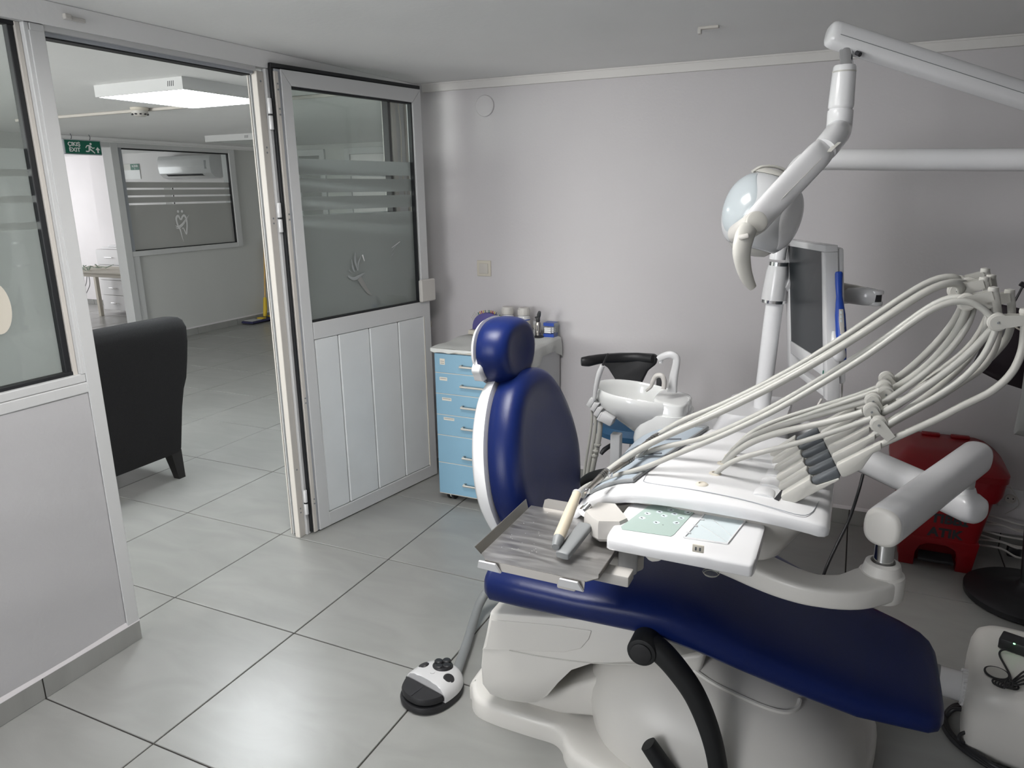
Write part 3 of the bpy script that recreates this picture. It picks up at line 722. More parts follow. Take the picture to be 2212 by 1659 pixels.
# ---- blue drawer cabinet
cab = thing('drawer_cabinet', 'light blue six-drawer rolling cabinet covered with a white paper cloth', 'cabinet', (.13, 2.07, 0))
fx0, fx1, fy, ry = -.112, .352, 1.835, 2.335
G().bx(fx0, fx1, fy+.017, ry, .072, .782, .002).out('body', M_cab, cab, False)
G().bx(fx0-.004, fx1+.004, fy-.003, ry, .783, .797, .002).out('top_board', M_cream, cab, False)
zs = [.778]
for p in (804, 849, 894, 938, 997, 1063): zs.append(at({804: 941, 849: 943, 894: 945, 938: 946, 997: 948, 1063: 950}[p], p, Y_, fy).z)
for k in range(6):
    za, zb = zs[k]-.0015, zs[k+1]+.0015
    d = G().bx(fx0, fx1, fy, fy+.016, zb, za, .0015).out('drawer', M_cyan, cab, False)
    G().bx(fx0, fx1, fy+.0005, fy+.016, zb-.003, zb-.0005).out('edge_band', M_cream, cab, False)
    hz = za-.052 if k < 4 else (za-.098 if k == 4 else za-.098); hx0, hx1 = fx0+.148, fx0+.148+.145
    G().bx(hx0, hx1, fy-.026, fy-.017, hz-.006, hz+.004, .0015).bx(hx0, hx0+.01, fy-.018, fy-.0003, hz-.005, hz+.006, .0015).bx(hx1-.01, hx1, fy-.018, fy-.0003, hz-.005, hz+.006, .0015).out('handle', M_steel, d, False)
for k, (a, b, c, e_) in enumerate(((.03, .058, .030, .055), (.025, .068, .025, .037), (.035, .088, .022, .032), (.04, .10, .016, .025))):
    z0 = zs[k]
    lb = G().bx(fx0+a, fx0+b, fy-.0008, fy-.0002, z0-e_-.001, z0-c+.004).out('drawer_label', M_cream, cab, False)
    for q in range(2 if k == 0 else 1):
        G().bx(fx0+a+.004, fx0+b-.004, fy-.0012, fy-.0009, z0-(c+e_)/2+.002-.010*q, z0-(c+e_)/2+.005-.010*q).out('printed_line', M_greym, cab, False)
for a, b in ((fx0+.05, fy+.05), (fx1-.05, fy+.05), (fx0+.05, ry-.05), (fx1-.05, ry-.05)):
    c = G().cyl((a-.02, b, .033), (a-.006, b, .033), .0325, seg=24, bev=.003).cyl((a+.006, b, .033), (a+.02, b, .033), .0325, seg=24, bev=.003).out('caster', M_blackm, cab)
    G().cyl((a-.0215, b, .033), (a-.0202, b, .033), .022, seg=24).cyl((a-.006, b, .033), (a+.006, b, .033), .026, seg=20).box((a, b, .061), (.03, .045, .016), .004).out('caster_hub', M_greyl, c)
# paper cloth
def cloth(u, v):
    s = (u-.5)*2; t_ = v
    # u across x with hang at right, v front->back
    L = .495+.12
    d = u*L; x = fx0-.014+d; z = .8005
    wob = .004*math.sin(14*v+3*u)*math.sin(9*u+1)
    drop = .045+.03*math.sin(3.2*v*2)+.05*v
    if d > .478:
        k = (d-.478)/(L-.478); x = fx0-.014+.478+.006+.008*math.sin(20*v)*k+.004*math.sin(k*PI); z = .8005-k*drop-.003
    y = fy-.012+v*(ry-fy+.010)
    return (x, y, z+(.0035+wob if d < .478 else 0))
g = G(); g.grid(cloth, 70, 40)
g.grid(lambda u, v: (fx0-.014+.48*u, fy-.012-.0015*math.sin(30*u), .8035-v*(.016+.004*math.sin(11*u)+.003*math.sin(37*u))), 50, 3)
cth = g.out('paper_cloth', M_cloth, None, True, ang=60); props(cth, 'crumpled white paper cloth spread over the blue drawer cabinet', 'cloth')
ZC = .806
# bur stand (violet foam arc)
bs = thing('file_stand', 'violet foam endodontic file stand bristling with coloured files', 'file stand', (-.02, 2.2, ZC))
bc = at(1062, 722, Z_, ZC); bx_, by_ = bc.x-.01, bc.y-.01
G().bx(bx_-.105, bx_+.10, by_-.04, by_+.03, ZC, ZC+.024, .004).out('stand_base', M_cream, bs, False)
arc = [(bx_-.09*math.cos(a), by_-.02, ZC+.025+.092*math.sin(a)**.8) for a in [PI*k/16 for k in range(17)]]
G().slab(arc, (0, .035, 0), .004).out('foam_arc', M_violet, bs)
fcols = [M_vt, M_rd, M_yel, M_greyd, M_greyl, M_green]
for k in range(22):
    a = .35+(PI-.7)*k/21; p = Vector((bx_-.092*math.cos(a), by_-.005, ZC+.025+.092*math.sin(a)**.8)); n_ = Vector((-math.cos(a)*.5, -.1, 1)).normalized()
    L = .014 if k > 3 else .03
    G().cyl(p, p+n_*L, .0011 if k < 4 else .0024, seg=8).out('file', fcols[k % 6] if k > 3 else M_steel, bs)
def bottle(px, label, lab, d=0):
    b = at(px, 733, Z_, ZC); x, y = b.x, 2.275
    x = at(px, 700, Y_, y).x
    t = thing('bottle', label, 'bottle', (x, y, ZC), 'white plastic bottles on the cabinet')
    G().lathe([(0, 0), (.031, 0), (.034, .004), (.034, .088), (.031, .100), (.027, .106), (0, .106)], (x, y, ZC), seg=36).out('bottle_body', M_white, t)
    G().lathe([(0, .108), (.0315, .108), (.0315, .136), (.027, .145), (0, .146)], (x, y, ZC), seg=36).out('bottle_cap', M_white2, t)
    g = G()
    for k in range(28):
        a = 2*PI*k/28; g.box((x+.0318*math.cos(a), y+.0318*math.sin(a), ZC+.122), (.0016, .0016, .024), 0)
    g.out('cap_rib', M_white2, t, False, kind='stuff')
    def arc_(r, z0, z1, a0, a1, m, nm):
        G().grid(lambda u, v: (x+r*math.cos(a0+(a1-a0)*u), y+r*math.sin(a0+(a1-a0)*u), ZC+z0+(z1-z0)*v), 18, 1).out(nm, m, t)
    if lab:
        arc_(.0345, .022, .082, -PI, 0, M_cream, 'bottle_label'); arc_(.0348, .082, .087, -PI, 0, M_royal, 'label_band'); arc_(.0348, .018, .022, -PI, 0, M_royal, 'label_band')
        for q, (zz, w2) in enumerate(((.070, .9), (.059, .8), (.051, .5), (.043, .4), (.030, .7))):
            arc_(.0349, zz, zz+(.006 if q in (0, 4) else .002), -PI/2-w2*.7-.15, -PI/2+w2*.7-.15, M_ink, 'label_line')
    else: arc_(.0345, .03, .07, -2.0, -1.2, M_cream, 'bottle_label')
bottle(1097, 'plain white plastic bottle with screw cap, left of the two on the cabinet', False)
bottle(1132, 'white plastic bottle with blue-edged printed label on the cabinet', True)
# box of points
p = at(1139, 729, Z_, ZC); x, y = p.x, p.y+.02
t = thing('round_tub', 'low white tub of small coloured pins with handwritten label', 'tub', (x, y, ZC))
G().lathe([(0, 0), (.034, 0), (.037, .003), (.038, .034), (.0365, .034), (.035, .005), (0, .005)], (x, y, ZC), seg=32).out('tub_body', M_white, t)
random.seed(5)
for k in range(16):
    a = random.uniform(0, 2*PI); r = random.uniform(0, .026)
    q = Vector((x+r*math.cos(a), y+r*math.sin(a), ZC+.008)); G().cyl(q, q+Vector((random.uniform(-.01, .01), random.uniform(-.01, .01), .034)), .0016, seg=6).out('pin', [M_rd, M_vt, M_white, M_green, M_greyd][k % 5], t)
G().grid(lambda u, v: (x+.0384*math.cos(-2.2+1.9*u), y+.0384*math.sin(-2.2+1.9*u), ZC+.005+.025*v), 10, 1).out('paper_label', M_logo, t)
for q, zz in enumerate((.020, .010)):
    for k in range(7): G().grid(lambda u, v: (x+.0387*math.cos(-1.9+.2*k+.1*u), y+.0387*math.sin(-1.9+.2*k+.1*u), ZC+zz+.006*v+.002*math.sin(k*2)), 2, 1).out('handwriting', M_ink, t)
# small vial
p = at(1149, 724, Z_, ZC); x, y = p.x, p.y+.045
t = thing('small_vial', 'small clear vial with white cap behind the torch', 'vial', (x, y, ZC))
G().lathe([(0, 0), (.013, 0), (.014, .002), (.014, .045), (.010, .05), (0, .05)], (x, y, ZC), seg=20).out('vial_body', M_greyl, t)
G().lathe([(0, .051), (.0125, .051), (.0125, .068), (0, .07)], (x, y, ZC), seg=20).out('vial_cap', M_white, t)
# torch
p = at(1161, 729, Z_, ZC); x, y = p.x, p.y+.01
t = thing('gas_torch', 'small silver and black gas torch on a round black foot', 'torch', (x, y, ZC))
G().lathe([(0, 0), (.026, 0), (.027, .004), (.022, .009), (.012, .011), (0, .011)], (x, y, ZC), seg=32, sx=1.1).out('torch_foot', M_black, t)
G().lathe([(0, .011), (.012, .011), (.012, .022), (.014, .024), (.014, .074), (.011, .08), (0, .08)], (x, y, ZC), seg=24).out('torch_body', M_steel, t)
G().box((x, y-.003, ZC+.093), (.018, .022, .026), .004).box((x-.008, y-.006, ZC+.103), (.012, .014, .010), .003).out('torch_head', M_black, t)
G().tube([(x+.002, y, ZC+.1), (x+.006, y-.004, ZC+.117), (x+.013, y-.012, ZC+.134)], [.008, .0105, .0075], seg=16).out('torch_nozzle', M_gun, t)
G().box((x+.001, y-.0145, ZC+.05), (.005, .002, .03), .001).out('gas_window', M_ink, t)
# acrylic cotton dispenser
p = at(1171, 729, Z_, ZC); x0, y0 = p.x, p.y+.012
t = thing('cotton_dispenser', 'clear and blue acrylic dispenser holding white cotton rolls', 'dispenser', (x0+.035, y0+.04, ZC))
wd, dp_, hh = .062, .06, .075
for nm, a in (('side_wall', (x0, x0+.002, y0, y0+dp_, ZC, ZC+hh)), ('side_wall', (x0+wd-.002, x0+wd, y0, y0+dp_, ZC, ZC+hh)), ('back_wall', (x0, x0+wd, y0+dp_-.002, y0+dp_, ZC, ZC+hh))): G().bx(*a).out(nm, M_clear, t, False)
G().bx(x0+.002, x0+wd-.002, y0, y0+dp_-.002, ZC, ZC+.018, .001).bx(x0+.002, x0+wd-.002, y0, y0+.002, ZC+.058, ZC+hh, .001).bx(x0+.002, x0+wd-.002, y0, y0+dp_-.002, ZC+hh-.003, ZC+hh, .001).out('blue_panel', M_royal, t, False)
for r in range(3):
    for k in range(4): G().cyl((x0+.005, y0+.008+.011*k, ZC+.025+.0105*r), (x0+wd-.02+.01*(k % 2), y0+.008+.011*k, ZC+.025+.0105*r), .005, seg=10, bev=.001).out('cotton_roll', M_logo, t)

# ---------------------------------------------------------------- dental chair
YC = .70
chair = thing('dental_chair', 'navy blue padded dental chair on a white base, headrest raised', 'dental chair', (1.35, YC, 0))
base_out = [(.752, 1.02), (.745, .60), (.760, .54), (.80, .488), (.87, .472), (.99, .470), (1.06, .470), (1.095, .45), (1.115, .42), (1.16, .385), (1.3, .345), (1.5, .335), (1.7, .42), (1.84, .60), (1.895, .78), (1.87, .95), (1.7, 1.06), (1.4, 1.1), (.8, 1.08)]
def smooth_poly(pts, n=4):
    P = [Vector((a, b, 0)) for a, b in pts]; N = len(P); out = []
    for i in range(N):
        p0, p1, p2, p3 = P[i-1], P[i], P[(i+1) % N], P[(i+2) % N]
        for k in range(n):
            t_ = k/n; q = .5*((2*p1)+(p2-p0)*t_+(2*p0-5*p1+4*p2-p3)*t_*t_+(3*p1-p0-3*p2+p3)*t_**3); out.append((q.x, q.y))
    return out
bo = smooth_poly(base_out)
cx_, cy_ = 1.33, .73
def inset(pts, d):
    out = []; N = len(pts)
    for i in range(N):
        a = Vector(pts[i-1]); b = Vector(pts[(i+1) % N]); tg = (b-a)
        if tg.length < 1e-6: out.append(pts[i]); continue
        tg.normalize(); out.append((pts[i][0]-tg.y*d, pts[i][1]+tg.x*d))
    return out
ar = sum(bo[i-1][0]*bo[i][1]-bo[i][0]*bo[i-1][1] for i in range(len(bo)))
sg = 1 if ar > 0 else -1
G().loft([[(a, b, 0) for a, b in bo], [(a, b, .045) for a, b in bo], [(a, b, .058) for a, b in inset(bo, sg*.006)], [(a, b, .062) for a, b in inset(bo, sg*.016)], [(a, b, .060) for a, b in inset(bo, sg*.05)]]).out('base_plate', M_base, chair, ang=50)
# rear hump of the base
def humpring(z, k, sh):
    return [(a, b, z) for a, b in superell(1.50+sh, .72, .37*k, .335*k, 2.6, 64)]
def hump(z): return (1-(max(0, z-.06)/.30)**2.1)**.5
R_ = [humpring(.055, 1.0, 0)]
for z in (.09, .13, .17, .21, .25, .28, .305, .325, .34, .352, .358): R_.append(humpring(z, max(.12, hump(z)), -.10*((z-.06)/.3)))
G().loft(R_).out('base_cover', M_base, chair, ang=60)
# recessed strip and vent detail on the hump
rp = [at(a, b, Y_, .50) for a, b in ((1495, 1440), (1560, 1478), (1640, 1520), (1700, 1538), (1722, 1530))]
def on_hump(px, py, off=.004):
    d = ray(px, py); t_ = 1.2
    while t_ < 3:
        p = CAM+d*t_
        if .06 < p.z < .358:
            k = max(.12, hump(p.z)); sh = -.10*((p.z-.06)/.3)
            if abs((p.x-1.5-sh)/(.37*k))**2.6+abs((p.y-.72)/(.335*k))**2.6 < 1: return p-d*off
        elif p.z <= .06: return p-d*off
        t_ += .004
    return CAM+d*t_
G().tube([on_hump(a, b, .001) for a, b in ((1497, 1446), (1540, 1475), (1600, 1505), (1660, 1530), (1700, 1538), (1722, 1528), (1728, 1512))], .0065, seg=8).out('cover_ridge', M_base, chair)
# seat underbody: side profile swept across the chair
def prof_xz(pts, y): return [at(a, b, Y_, y) for a, b in pts]
ub = prof_xz(((1057, 1325), (1048, 1372), (1040, 1405), (1037, 1440), (1040, 1478), (1056, 1500), (1090, 1513), (1130, 1519), (1160, 1518), (1182, 1503), (1205, 1476), (1235, 1447), (1280, 1432), (1330, 1430), (1420, 1425), (1508, 1408), (1512, 1385), (1440, 1365), (1400, 1352), (1250, 1335)), .46)
ubs = [Vector((p.x, 0, p.z)) for p in ub]
def shrink(P, d):
    c = Vector((sum(p.x for p in P)/len(P), 0, sum(p.z for p in P)/len(P))); return [c+(p-c)*(1-d) for p in P]
rings = []
for y, k in ((.458, .035), (.460, .018), (.466, .006), (.476, 0), (.924, 0), (.934, .006), (.94, .018), (.942, .035)):
    rings.append([(p.x, y, p.z) for p in shrink(ubs, k)])
G().loft(rings).out('seat_underbody', M_base, chair, ang=50)
pnl = prof_xz(((1062, 1338), (1050, 1395), (1042, 1402), (1120, 1404), (1220, 1408), (1255, 1400), (1272, 1380), (1278, 1362), (1200, 1350)), .4575)
G().slab([(p.x, .458, p.z) for p in pnl], (0, -.003, 0), .0014).out('side_panel', M_base, chair, False)
G().tube([(p.x, .4572, p.z) for p in prof_xz(((1100, 1405), (1180, 1420), (1280, 1432), (1400, 1436)), .4572)], .0016, seg=6).out('body_seam', M_greyl, chair)
# tilting link between base and seat
lk_ = prof_xz(((1150, 1500), (1250, 1470), (1430, 1415), (1530, 1400), (1500, 1500), (1330, 1545), (1210, 1640), (1120, 1560)), .55)
G().slab([(p.x, .53, max(p.z, .05)) for p in lk_], (0, .34, 0), .02, 3).out('lift_link', M_base, chair)
# seat and leg cushion: cross sections along x
def pad(secs, name, m, par, seg=40, p=3.2):
    g = G(); g.loft([[(x+dx_*(zz-zc)/max(h, 1e-3), yy, zz) for yy, zz in superell(yc, zc, w_/2, h/2, p, seg)] for x, yc, w_, zc, h, dx_ in secs]); return g.out(name, m, par, ang=70)
def padsec(x, y0, y1, zb, zt, dx_=0): return (x, (y0+y1)/2, y1-y0, (zb+zt)/2, zt-zb, dx_)
S = [padsec(.868, .50, .90, .475, .520), padsec(.872, .44, .95, .455, .540), padsec(.884, .405, .985, .445, .553), padsec(.905, .385, 1.0, .44, .560), padsec(1.0, .385, 1.01, .44, .560), padsec(1.15, .38, 1.01, .45, .560),
     padsec(1.3, .385, 1.0, .450, .568), padsec(1.38, .39, .995, .442, .568), padsec(1.46, .40, .985, .425, .545), padsec(1.56, .415, .97, .395, .508), padsec(1.7, .44, .945, .352, .458), padsec(1.82, .462, .925, .320, .418),
     padsec(1.92, .485, .905, .312, .392), padsec(1.97, .50, .885, .305, .378), padsec(1.992, .52, .865, .305, .366), padsec(2.004, .55, .83, .312, .355), padsec(2.008, .59, .79, .325, .34)]
pad(S, 'seat_cushion', M_blue, chair, p=3.4)
# backrest: rounded trapezoid outline, front plane leaning back
LEAN = math.radians(11)
bu = Vector((-math.sin(LEAN), 0, math.cos(LEAN))); bn = Vector((math.cos(LEAN), 0, math.sin(LEAN)))
b0 = Vector((.968, .70, .56))
def BP(yo, zo, n_): return b0+bu*zo+bn*n_+Vector((0, yo, 0))
def bout(k):   # half-width profile of the back pad by height
    return [(.0, .165), (.05, .20), (.12, .235), (.18, .25), (.24, .247), (.30, .232), (.36, .205), (.41, .17), (.45, .13), (.475, .085), (.487, .03)][k]
def outline(sc, dz=0):
    L = [bout(k) for k in range(11)]; pts = [(w_, z) for z, w_ in L]+[(-w_, z) for z, w_ in reversed(L)]
    cz = .24
    return [(a*sc, cz+(b-cz)*(1-(1-sc)*.9)+dz) for a, b in smooth_poly(pts, 3)]
G().loft([[BP(a, b, n_) for a, b in outline(s_)] for n_, s_ in ((-.048, .90), (-.05, .93), (-.04, .985), (-.015, 1.0), (.01, .99), (.025, .955), (.034, .90), (.038, .80), (.034, .70), (.030, .4), (.029, .1))]).out('backrest_cushion', M_blue, chair, ang=70)
G().loft([[BP(a, b+.0, n_) for a, b in outline(s_)] for n_, s_ in ((-.112, .6), (-.110, .80), (-.10, .92), (-.085, .985), (-.06, 1.02), (-.051, 1.02), (-.050, .97), (-.050, .1))]).out('backrest_shell', M_enamel, chair, ang=60)
# headrest
hl = math.radians(3); hu = Vector((-math.sin(hl), 0, math.cos(hl))); hn = Vector((math.cos(hl), 0, math.sin(hl)))
h0 = Vector((.832, .685, 1.095))
def HP(a, b, n_): return h0+hu*b+hn*n_+Vector((0, a, 0))
def hring(n_, s_, off=0):
    pts = []
    for a, b in superell(0, 0, .122, .096, 2.4, 48):
        k = 1-.18*(-b/.1 if b < 0 else 0); pts.append(HP(a*s_*k, b*s_+off, n_-.10*(a/.14)**2*0))
    return pts
G().loft([hring(-.045, .90), hring(-.04, .97), hring(-.02, 1.0), hring(.01, .985), hring(.03, .93), hring(.042, .84), hring(.045, .72), hring(.038, .5), hring(.034, .1)]).out('headrest_cushion', M_blue, chair, ang=70)
G().loft([hring(-.064, .6), hring(-.062, .85), hring(-.056, .96), hring(-.047, 1.01), hring(-.046, .9), hring(-.046, .1)]).out('headrest_shell', M_enamel, chair, ang=60)
kc = at(1041, 795, Y_, .60)
g = G(); kr = []
for yy, rr in ((-.018, .8), (-.014, 1), (.012, 1), (.018, .8)):
    kr.append([(kc.x+yy*.9, .60+.036*rr*(1+.07*math.cos(6*a))*math.cos(a), kc.z+.036*rr*(1+.07*math.cos(6*a))*math.sin(a)) for a in [2*PI*q/48 for q in range(48)]])
g.loft(kr); g.out('adjustment_knob', M_white, chair, ang=50)
G().box((.845, .70, 1.02), (.02, .10, .16), .008).out('headrest_bar', M_chrome, chair)
G().box((.90, .70, .48), (.10, .20, .20), .02).out('back_hinge', M_white2, chair)
# armrest (swung down on the near side)
def armpath(pts, y): return [at(a, b, Y_, y) for a, b in pts]
ap = armpath(((1400, 1392), (1425, 1405), (1462, 1445), (1500, 1500), (1530, 1570), (1548, 1640), (1552, 1700), (1535, 1745), (1500, 1735), (1458, 1690), (1400, 1607)), .365)
G().tube(ap, [.030, .030, .029, .028, .027, .026, .026, .026, .026, .025, .022], seg=20, sc=(.85, 1), sq=2.6, upv=(0, 1, 0)).out('armrest', M_blackm, chair)
pv = armpath(((1393, 1394),), .365)[0]
G().cyl((pv.x, .33, pv.z), (pv.x, .40, pv.z), .036, seg=32, bev=.006).out('armrest_pivot', M_blackm, chair)
G().cyl((pv.x, .326, pv.z), (pv.x, .331, pv.z), .026, seg=32, bev=.002).out('pivot_cap', M_black, chair)
G().cyl((pv.x+.01, .40, pv.z+.008), (pv.x+.01, .462, pv.z+.008), .024, seg=24).out('armrest_bracket', M_black, chair)

# foot control
ft = thing('foot_control', 'white and black foot pedal control on the floor beside the chair base', 'foot pedal', (.62, .52, 0))
fcx, fcy = .632, .515
fd = Vector((-.22, -.97, 0)).normalized()   # front direction
fs = Vector((-fd.y, fd.x, 0))
def FP(a, b, z): return Vector((fcx, fcy, z))+fs*a+fd*b
def fring(z, k, pw=2.3, dx=0, ky=1.0): return [FP(a, b+dx, z) for a, b in superell(0, 0, .088*k, .104*k*ky, pw, 48)]
G().loft([fring(.0, .92), fring(.004, .98), fring(.018, 1.0), fring(.024, .97), fring(.025, .6)]).out('rubber_base', M_black, ft)
g = G(); rr = []
for z, k in ((.026, .985), (.044, .97), (.058, .90), (.068, .78), (.074, .6), (.077, .35), (.0775, .05)):
    ring_ = []
    for a, b in superell(0, 0, .088*k, .104*k, 2.3, 48): ring_.append(FP(a, min(b, .030), z))
    rr.append(ring_)
g.loft(rr); g.out('white_cover', M_white, ft, ang=50)
g = G(); rr = []
for z, k in ((.030, .8), (.032, .92), (.044, .94), (.052, .90), (.053, .5)):
    rr.append([FP(a, max(b, .034), z) for a, b in superell(0, 0, .088*k, .104*k, 2.3, 48)])
g.loft(rr); g.out('pedal_plate', M_black, ft, ang=50)
G().slab([FP(-.0015, .036, .0532), FP(.0015, .036, .0532), FP(.0015, .092, .0532), FP(-.0015, .092, .0532)], (0, 0, .0006)).out('pedal_groove', M_ink, ft, False)
for a, b, r, z in ((-.054, -.02, .019, .067), (.054, -.02, .019, .067)):
    G().lathe([(0, .007), (r*.8, .007), (r, .003), (r, -.008)], FP(a, b, z), (fs*a*9+Vector((0, 0, 1))), 24).out('foot_button', M_black, ft)
g = G(); g.lathe([(0, .004), (.03, .004), (.033, 0), (.033, -.006)], FP(0, -.052, .076), (0, .15, 1), 28)
for k in range(4): g.lathe([(0, .010), (.011, .010), (.014, .007), (.014, .002)], FP(.018*math.cos(PI/2*k), -.052+.018*math.sin(PI/2*k), .077), (0, .15, 1), 16)
g.out('joystick', M_black, ft)
G().cyl(FP(0, -.004, .0775), FP(0, -.004, .0795), .007, seg=16).out('centre_button', M_white, ft)
for a in (-.04, .04): G().cyl(FP(a, .08, 0), FP(a, .08, .003), .007, seg=10).out('rubber_foot', M_ink, ft)
hp = [FP(.02, -.09, .03), at(1010, 1385, Z_, .03), at(1022, 1345, Z_, .035), at(1038, 1300, Z_, .06), at(1062, 1270, Z_, .10), at(1110, 1262, Z_, .10)]
G().tube(hp, .0165, seg=14).out('pedal_hose', M_greym, ft)

# ---------------------------------------------------------------- delivery unit over the chair
du = thing('delivery_unit', 'white dental instrument table with hoses on swing arms above the seat', 'instrument table', (1.45, .55, .86))
TY0, TY1 = .30, .80
def tabring(x, zt, th, y0=TY0, y1=TY1):
    return [(x, a, b) for a, b in superell((y0+y1)/2, zt-th/2, (y1-y0)/2, th/2, 7, 48)]
TS = [(1.146, .766, .006, .33, .77), (1.150, .776, .020, .312, .788), (1.158, .790, .028), (1.175, .816, .032), (1.195, .838, .034), (1.215, .855, .036), (1.24, .870, .038), (1.27, .884, .038), (1.30, .892, .038), (1.35, .898, .038), (1.42, .901, .038), (1.5, .901, .038), (1.58, .899, .038), (1.64, .895, .038), (1.68, .891, .038), (1.70, .888, .038), (1.712, .884, .034, .304, .796), (1.719, .876, .022, .312, .788), (1.721, .870, .010, .33, .77)]
G().loft([tabring(*t_) for t_ in TS]).out('table_top', M_enamel, du, ang=60)
g = G()
def hullr(z, x0, x1, y0, y1): return [(a, b, z) for a, b in superell((x0+x1)/2, (y0+y1)/2, (x1-x0)/2, (y1-y0)/2, 5, 48)]
g.loft([hullr(.868, 1.34, 1.695, .318, .78), hullr(.85, 1.345, 1.69, .325, .775), hullr(.80, 1.385, 1.66, .345, .75), hullr(.75, 1.43, 1.63, .37, .72), hullr(.735, 1.46, 1.61, .385, .70), hullr(.729, 1.49, 1.58, .42, .66)])
g.out('table_hull', M_white2, du, ang=60)
g = G(); g.loft([[(x, y, z) for x, y, z in ((1.19, .34, .81), (1.36, .33, .86), (1.36, .76, .86), (1.19, .76, .81))], [(1.23, .36, .80), (1.38, .35, .80), (1.38, .74, .80), (1.23, .74, .80)]]); g.out('table_underside', M_white2, du, False)
def topz(x):
    for a, b in zip(TS, TS[1:]):
        if a[0] <= x <= b[0]: return a[1]+(b[1]-a[1])*(x-a[0])/(b[0]-a[0])
    return .9
# inset panel outline on the top surface
def onTop(px, py, off=0):
    p = at(px, py, Z_, .9)
    for _ in range(4): p = at(px, py, Z_, topz(p.x)+off)
    return p
ol = [onTop(*q, .0005) for q in ((1497, 1062), (1420, 1046), (1404, 1040), (1395, 1032))]
seam = [(1400, 1022), (1392, 1034), (1400, 1043), (1500, 1058), (1600, 1078), (1680, 1100), (1730, 1113), (1752, 1108), (1765, 1090), (1800, 1030), (1822, 985), (1835, 960)]
G().tube([onTop(*q, .0003) for q in seam], .0009, seg=6, n=3).out('lid_seam', M_groove, du)
# silicone mat over the curved left side
mo = [(1.172, .345), (1.30, .345), (1.318, .36), (1.385, .74), (1.375, .775), (1.20, .775)]
def matpt(u, v):
    y = .348+(.775-.348)*v; xr = 1.300+.088*v; xl = 1.178; x = xl+(xr-xl)*u
    return (x, y, topz(x)+.0045-(.004 if u in (0, 1) else 0))
G().grid(matpt, 24, 12).out('silicone_mat', M_mat, du, ang=70)
def matrim(v): x = 1.300+.088*v; return (x+.002, .348+(.775-.348)*v, topz(x)+.0045)
G().tube([matpt(0.2, 0), matpt(.5, 0), matpt(.8, 0), matrim(.0), matrim(.03), matrim(.3), matrim(.6), matrim(.97), matpt(.95, 1), matpt(.5, 1)], .005, seg=8, n=3).out('mat_rim', M_greym, du)
for v in (.12, .40, .68):
    G().tube([matpt(u, v+.05*u) for u in (.05, .3, .6, .9)], .0035, seg=8, n=3).out('mat_groove', M_greyd, du)
# grommets and holder covers
gp = [onTop(1545, 1023), onTop(1516, 1046), onTop(1562, 1001), onTop(1578, 985)]
for p in gp: G().lathe([(0, .001), (.006, .001), (.007, .003), (.012, .0025), (.0145, 0), (0, 0)], p, (0, 0, 1), 28).out('grommet', M_cream, du)
# humps of the cover and transparent drip shield
for k in range(4):
    c = onTop(1648+12.5*k, 1072-21*k)
    g = G(); rings = []
    for t_ in (0, .3, .7, 1):
        cc = c+Vector((.0, .042*t_, 0)); rings.append([(cc.x+.024*math.cos(a)*(1 if t_ < 1 else .9), cc.y, cc.z-.004+.009*max(0, math.sin(a))) for a in [PI*q/10 for q in range(11)]])
    g.loft(rings); g.out('cover_hump', M_enamel, du, ang=60)
G().slab([onTop(*q, .0004) for q in ((1672, 1078), (1682, 1082), (1797, 940), (1787, 937))], (0, 0, .0006)).out('holder_slot', M_ink, du, False)
# control panel
PZ = .853
pa, pb = 1.312, 1.600
def Pn(px, py, dz=0): return at(px, py, Z_, PZ+dz)
g = G(); y0, y1 = .137, .335
ring_ = lambda x, k=1: [(x, a, b) for a, b in superell((y0+y1)/2, PZ-.016, (y1-y0)/2*k, .016*k, 6, 40)]
g.loft([ring_(1.306, .85), ring_(1.309, .96), ring_(1.316), ring_(1.588), ring_(1.594, .97), ring_(1.597, .86)])
g.out('control_panel', M_enamel, du, ang=50)
G().slab([Pn(*q, .0003) for q in ((1409, 1091), (1496, 1101), (1500, 1106), (1456, 1155), (1449, 1159), (1344, 1144), (1341, 1138), (1401, 1093))], (0, 0, .0007)).out('keypad', M_sage, du, False)
for k, q in enumerate(((1490, 497), (1675, 472), (1845, 443), (1745, 532), (1905, 503), (2105, 480), (1407, 565), (2007, 567), (1930, 640), (1628, 635))):
    c = Pn(1190+q[0]*.1402, 1040+q[1]*.1402, .001)
    G().lathe([(0, .0005), (.0072, .0005), (.0072, 0), (0, 0)], c, (0, 0, 1), 20).out('button', M_butn, du, False)
    for r in range(2): G().box((c.x+.001*(k % 3)-.001, c.y+.0018*r-.001, c.z+.0008), (.006-.002*r, .0009, .0004), 0, Matrix.Rotation(.5*((k % 3)-1), 3, 'Z')).out('button_print', M_ink, du, False)
for q in ((1440, 1097), (1432, 1134), (1491, 1109)): G().lathe([(0, .0005), (.0015, .0005), (.0015, 0)], Pn(*q, .0008), (0, 0, 1), 10).out('pilot_lamp', M_greym, du, False)
wq = ((1524, 1108), (1614, 1120), (1571, 1175), (1478, 1161))
G().slab([Pn(*q, .0002) for q in wq], (0, 0, .0006)).out('viewer_window', M_butn, du, False)
for a, b in ((0, 1), (1, 2), (2, 3), (3, 0)): G().tube([Pn(*wq[a], .001), Pn(*wq[b], .001)], .0022, seg=6, n=1).out('window_frame', M_enamel, du)
for q in ((1516, 1122), (1502, 1136), (1487, 1151)): p = Pn(*q, .002); G().box((p.x, p.y, p.z), (.010, .004, .004), .0012).out('film_clip', M_white, du)
p0 = at(1508, 1185, Y_, y0-.001)
G().box(p0, (.022, .004, .016), .0015).out('port_plate', M_cream, du)
for a in (-.004, .004): G().box((p0.x+a, p0.y-.0024, p0.z), (.003, .001, .007)).out('port_slot', M_greyd, du)
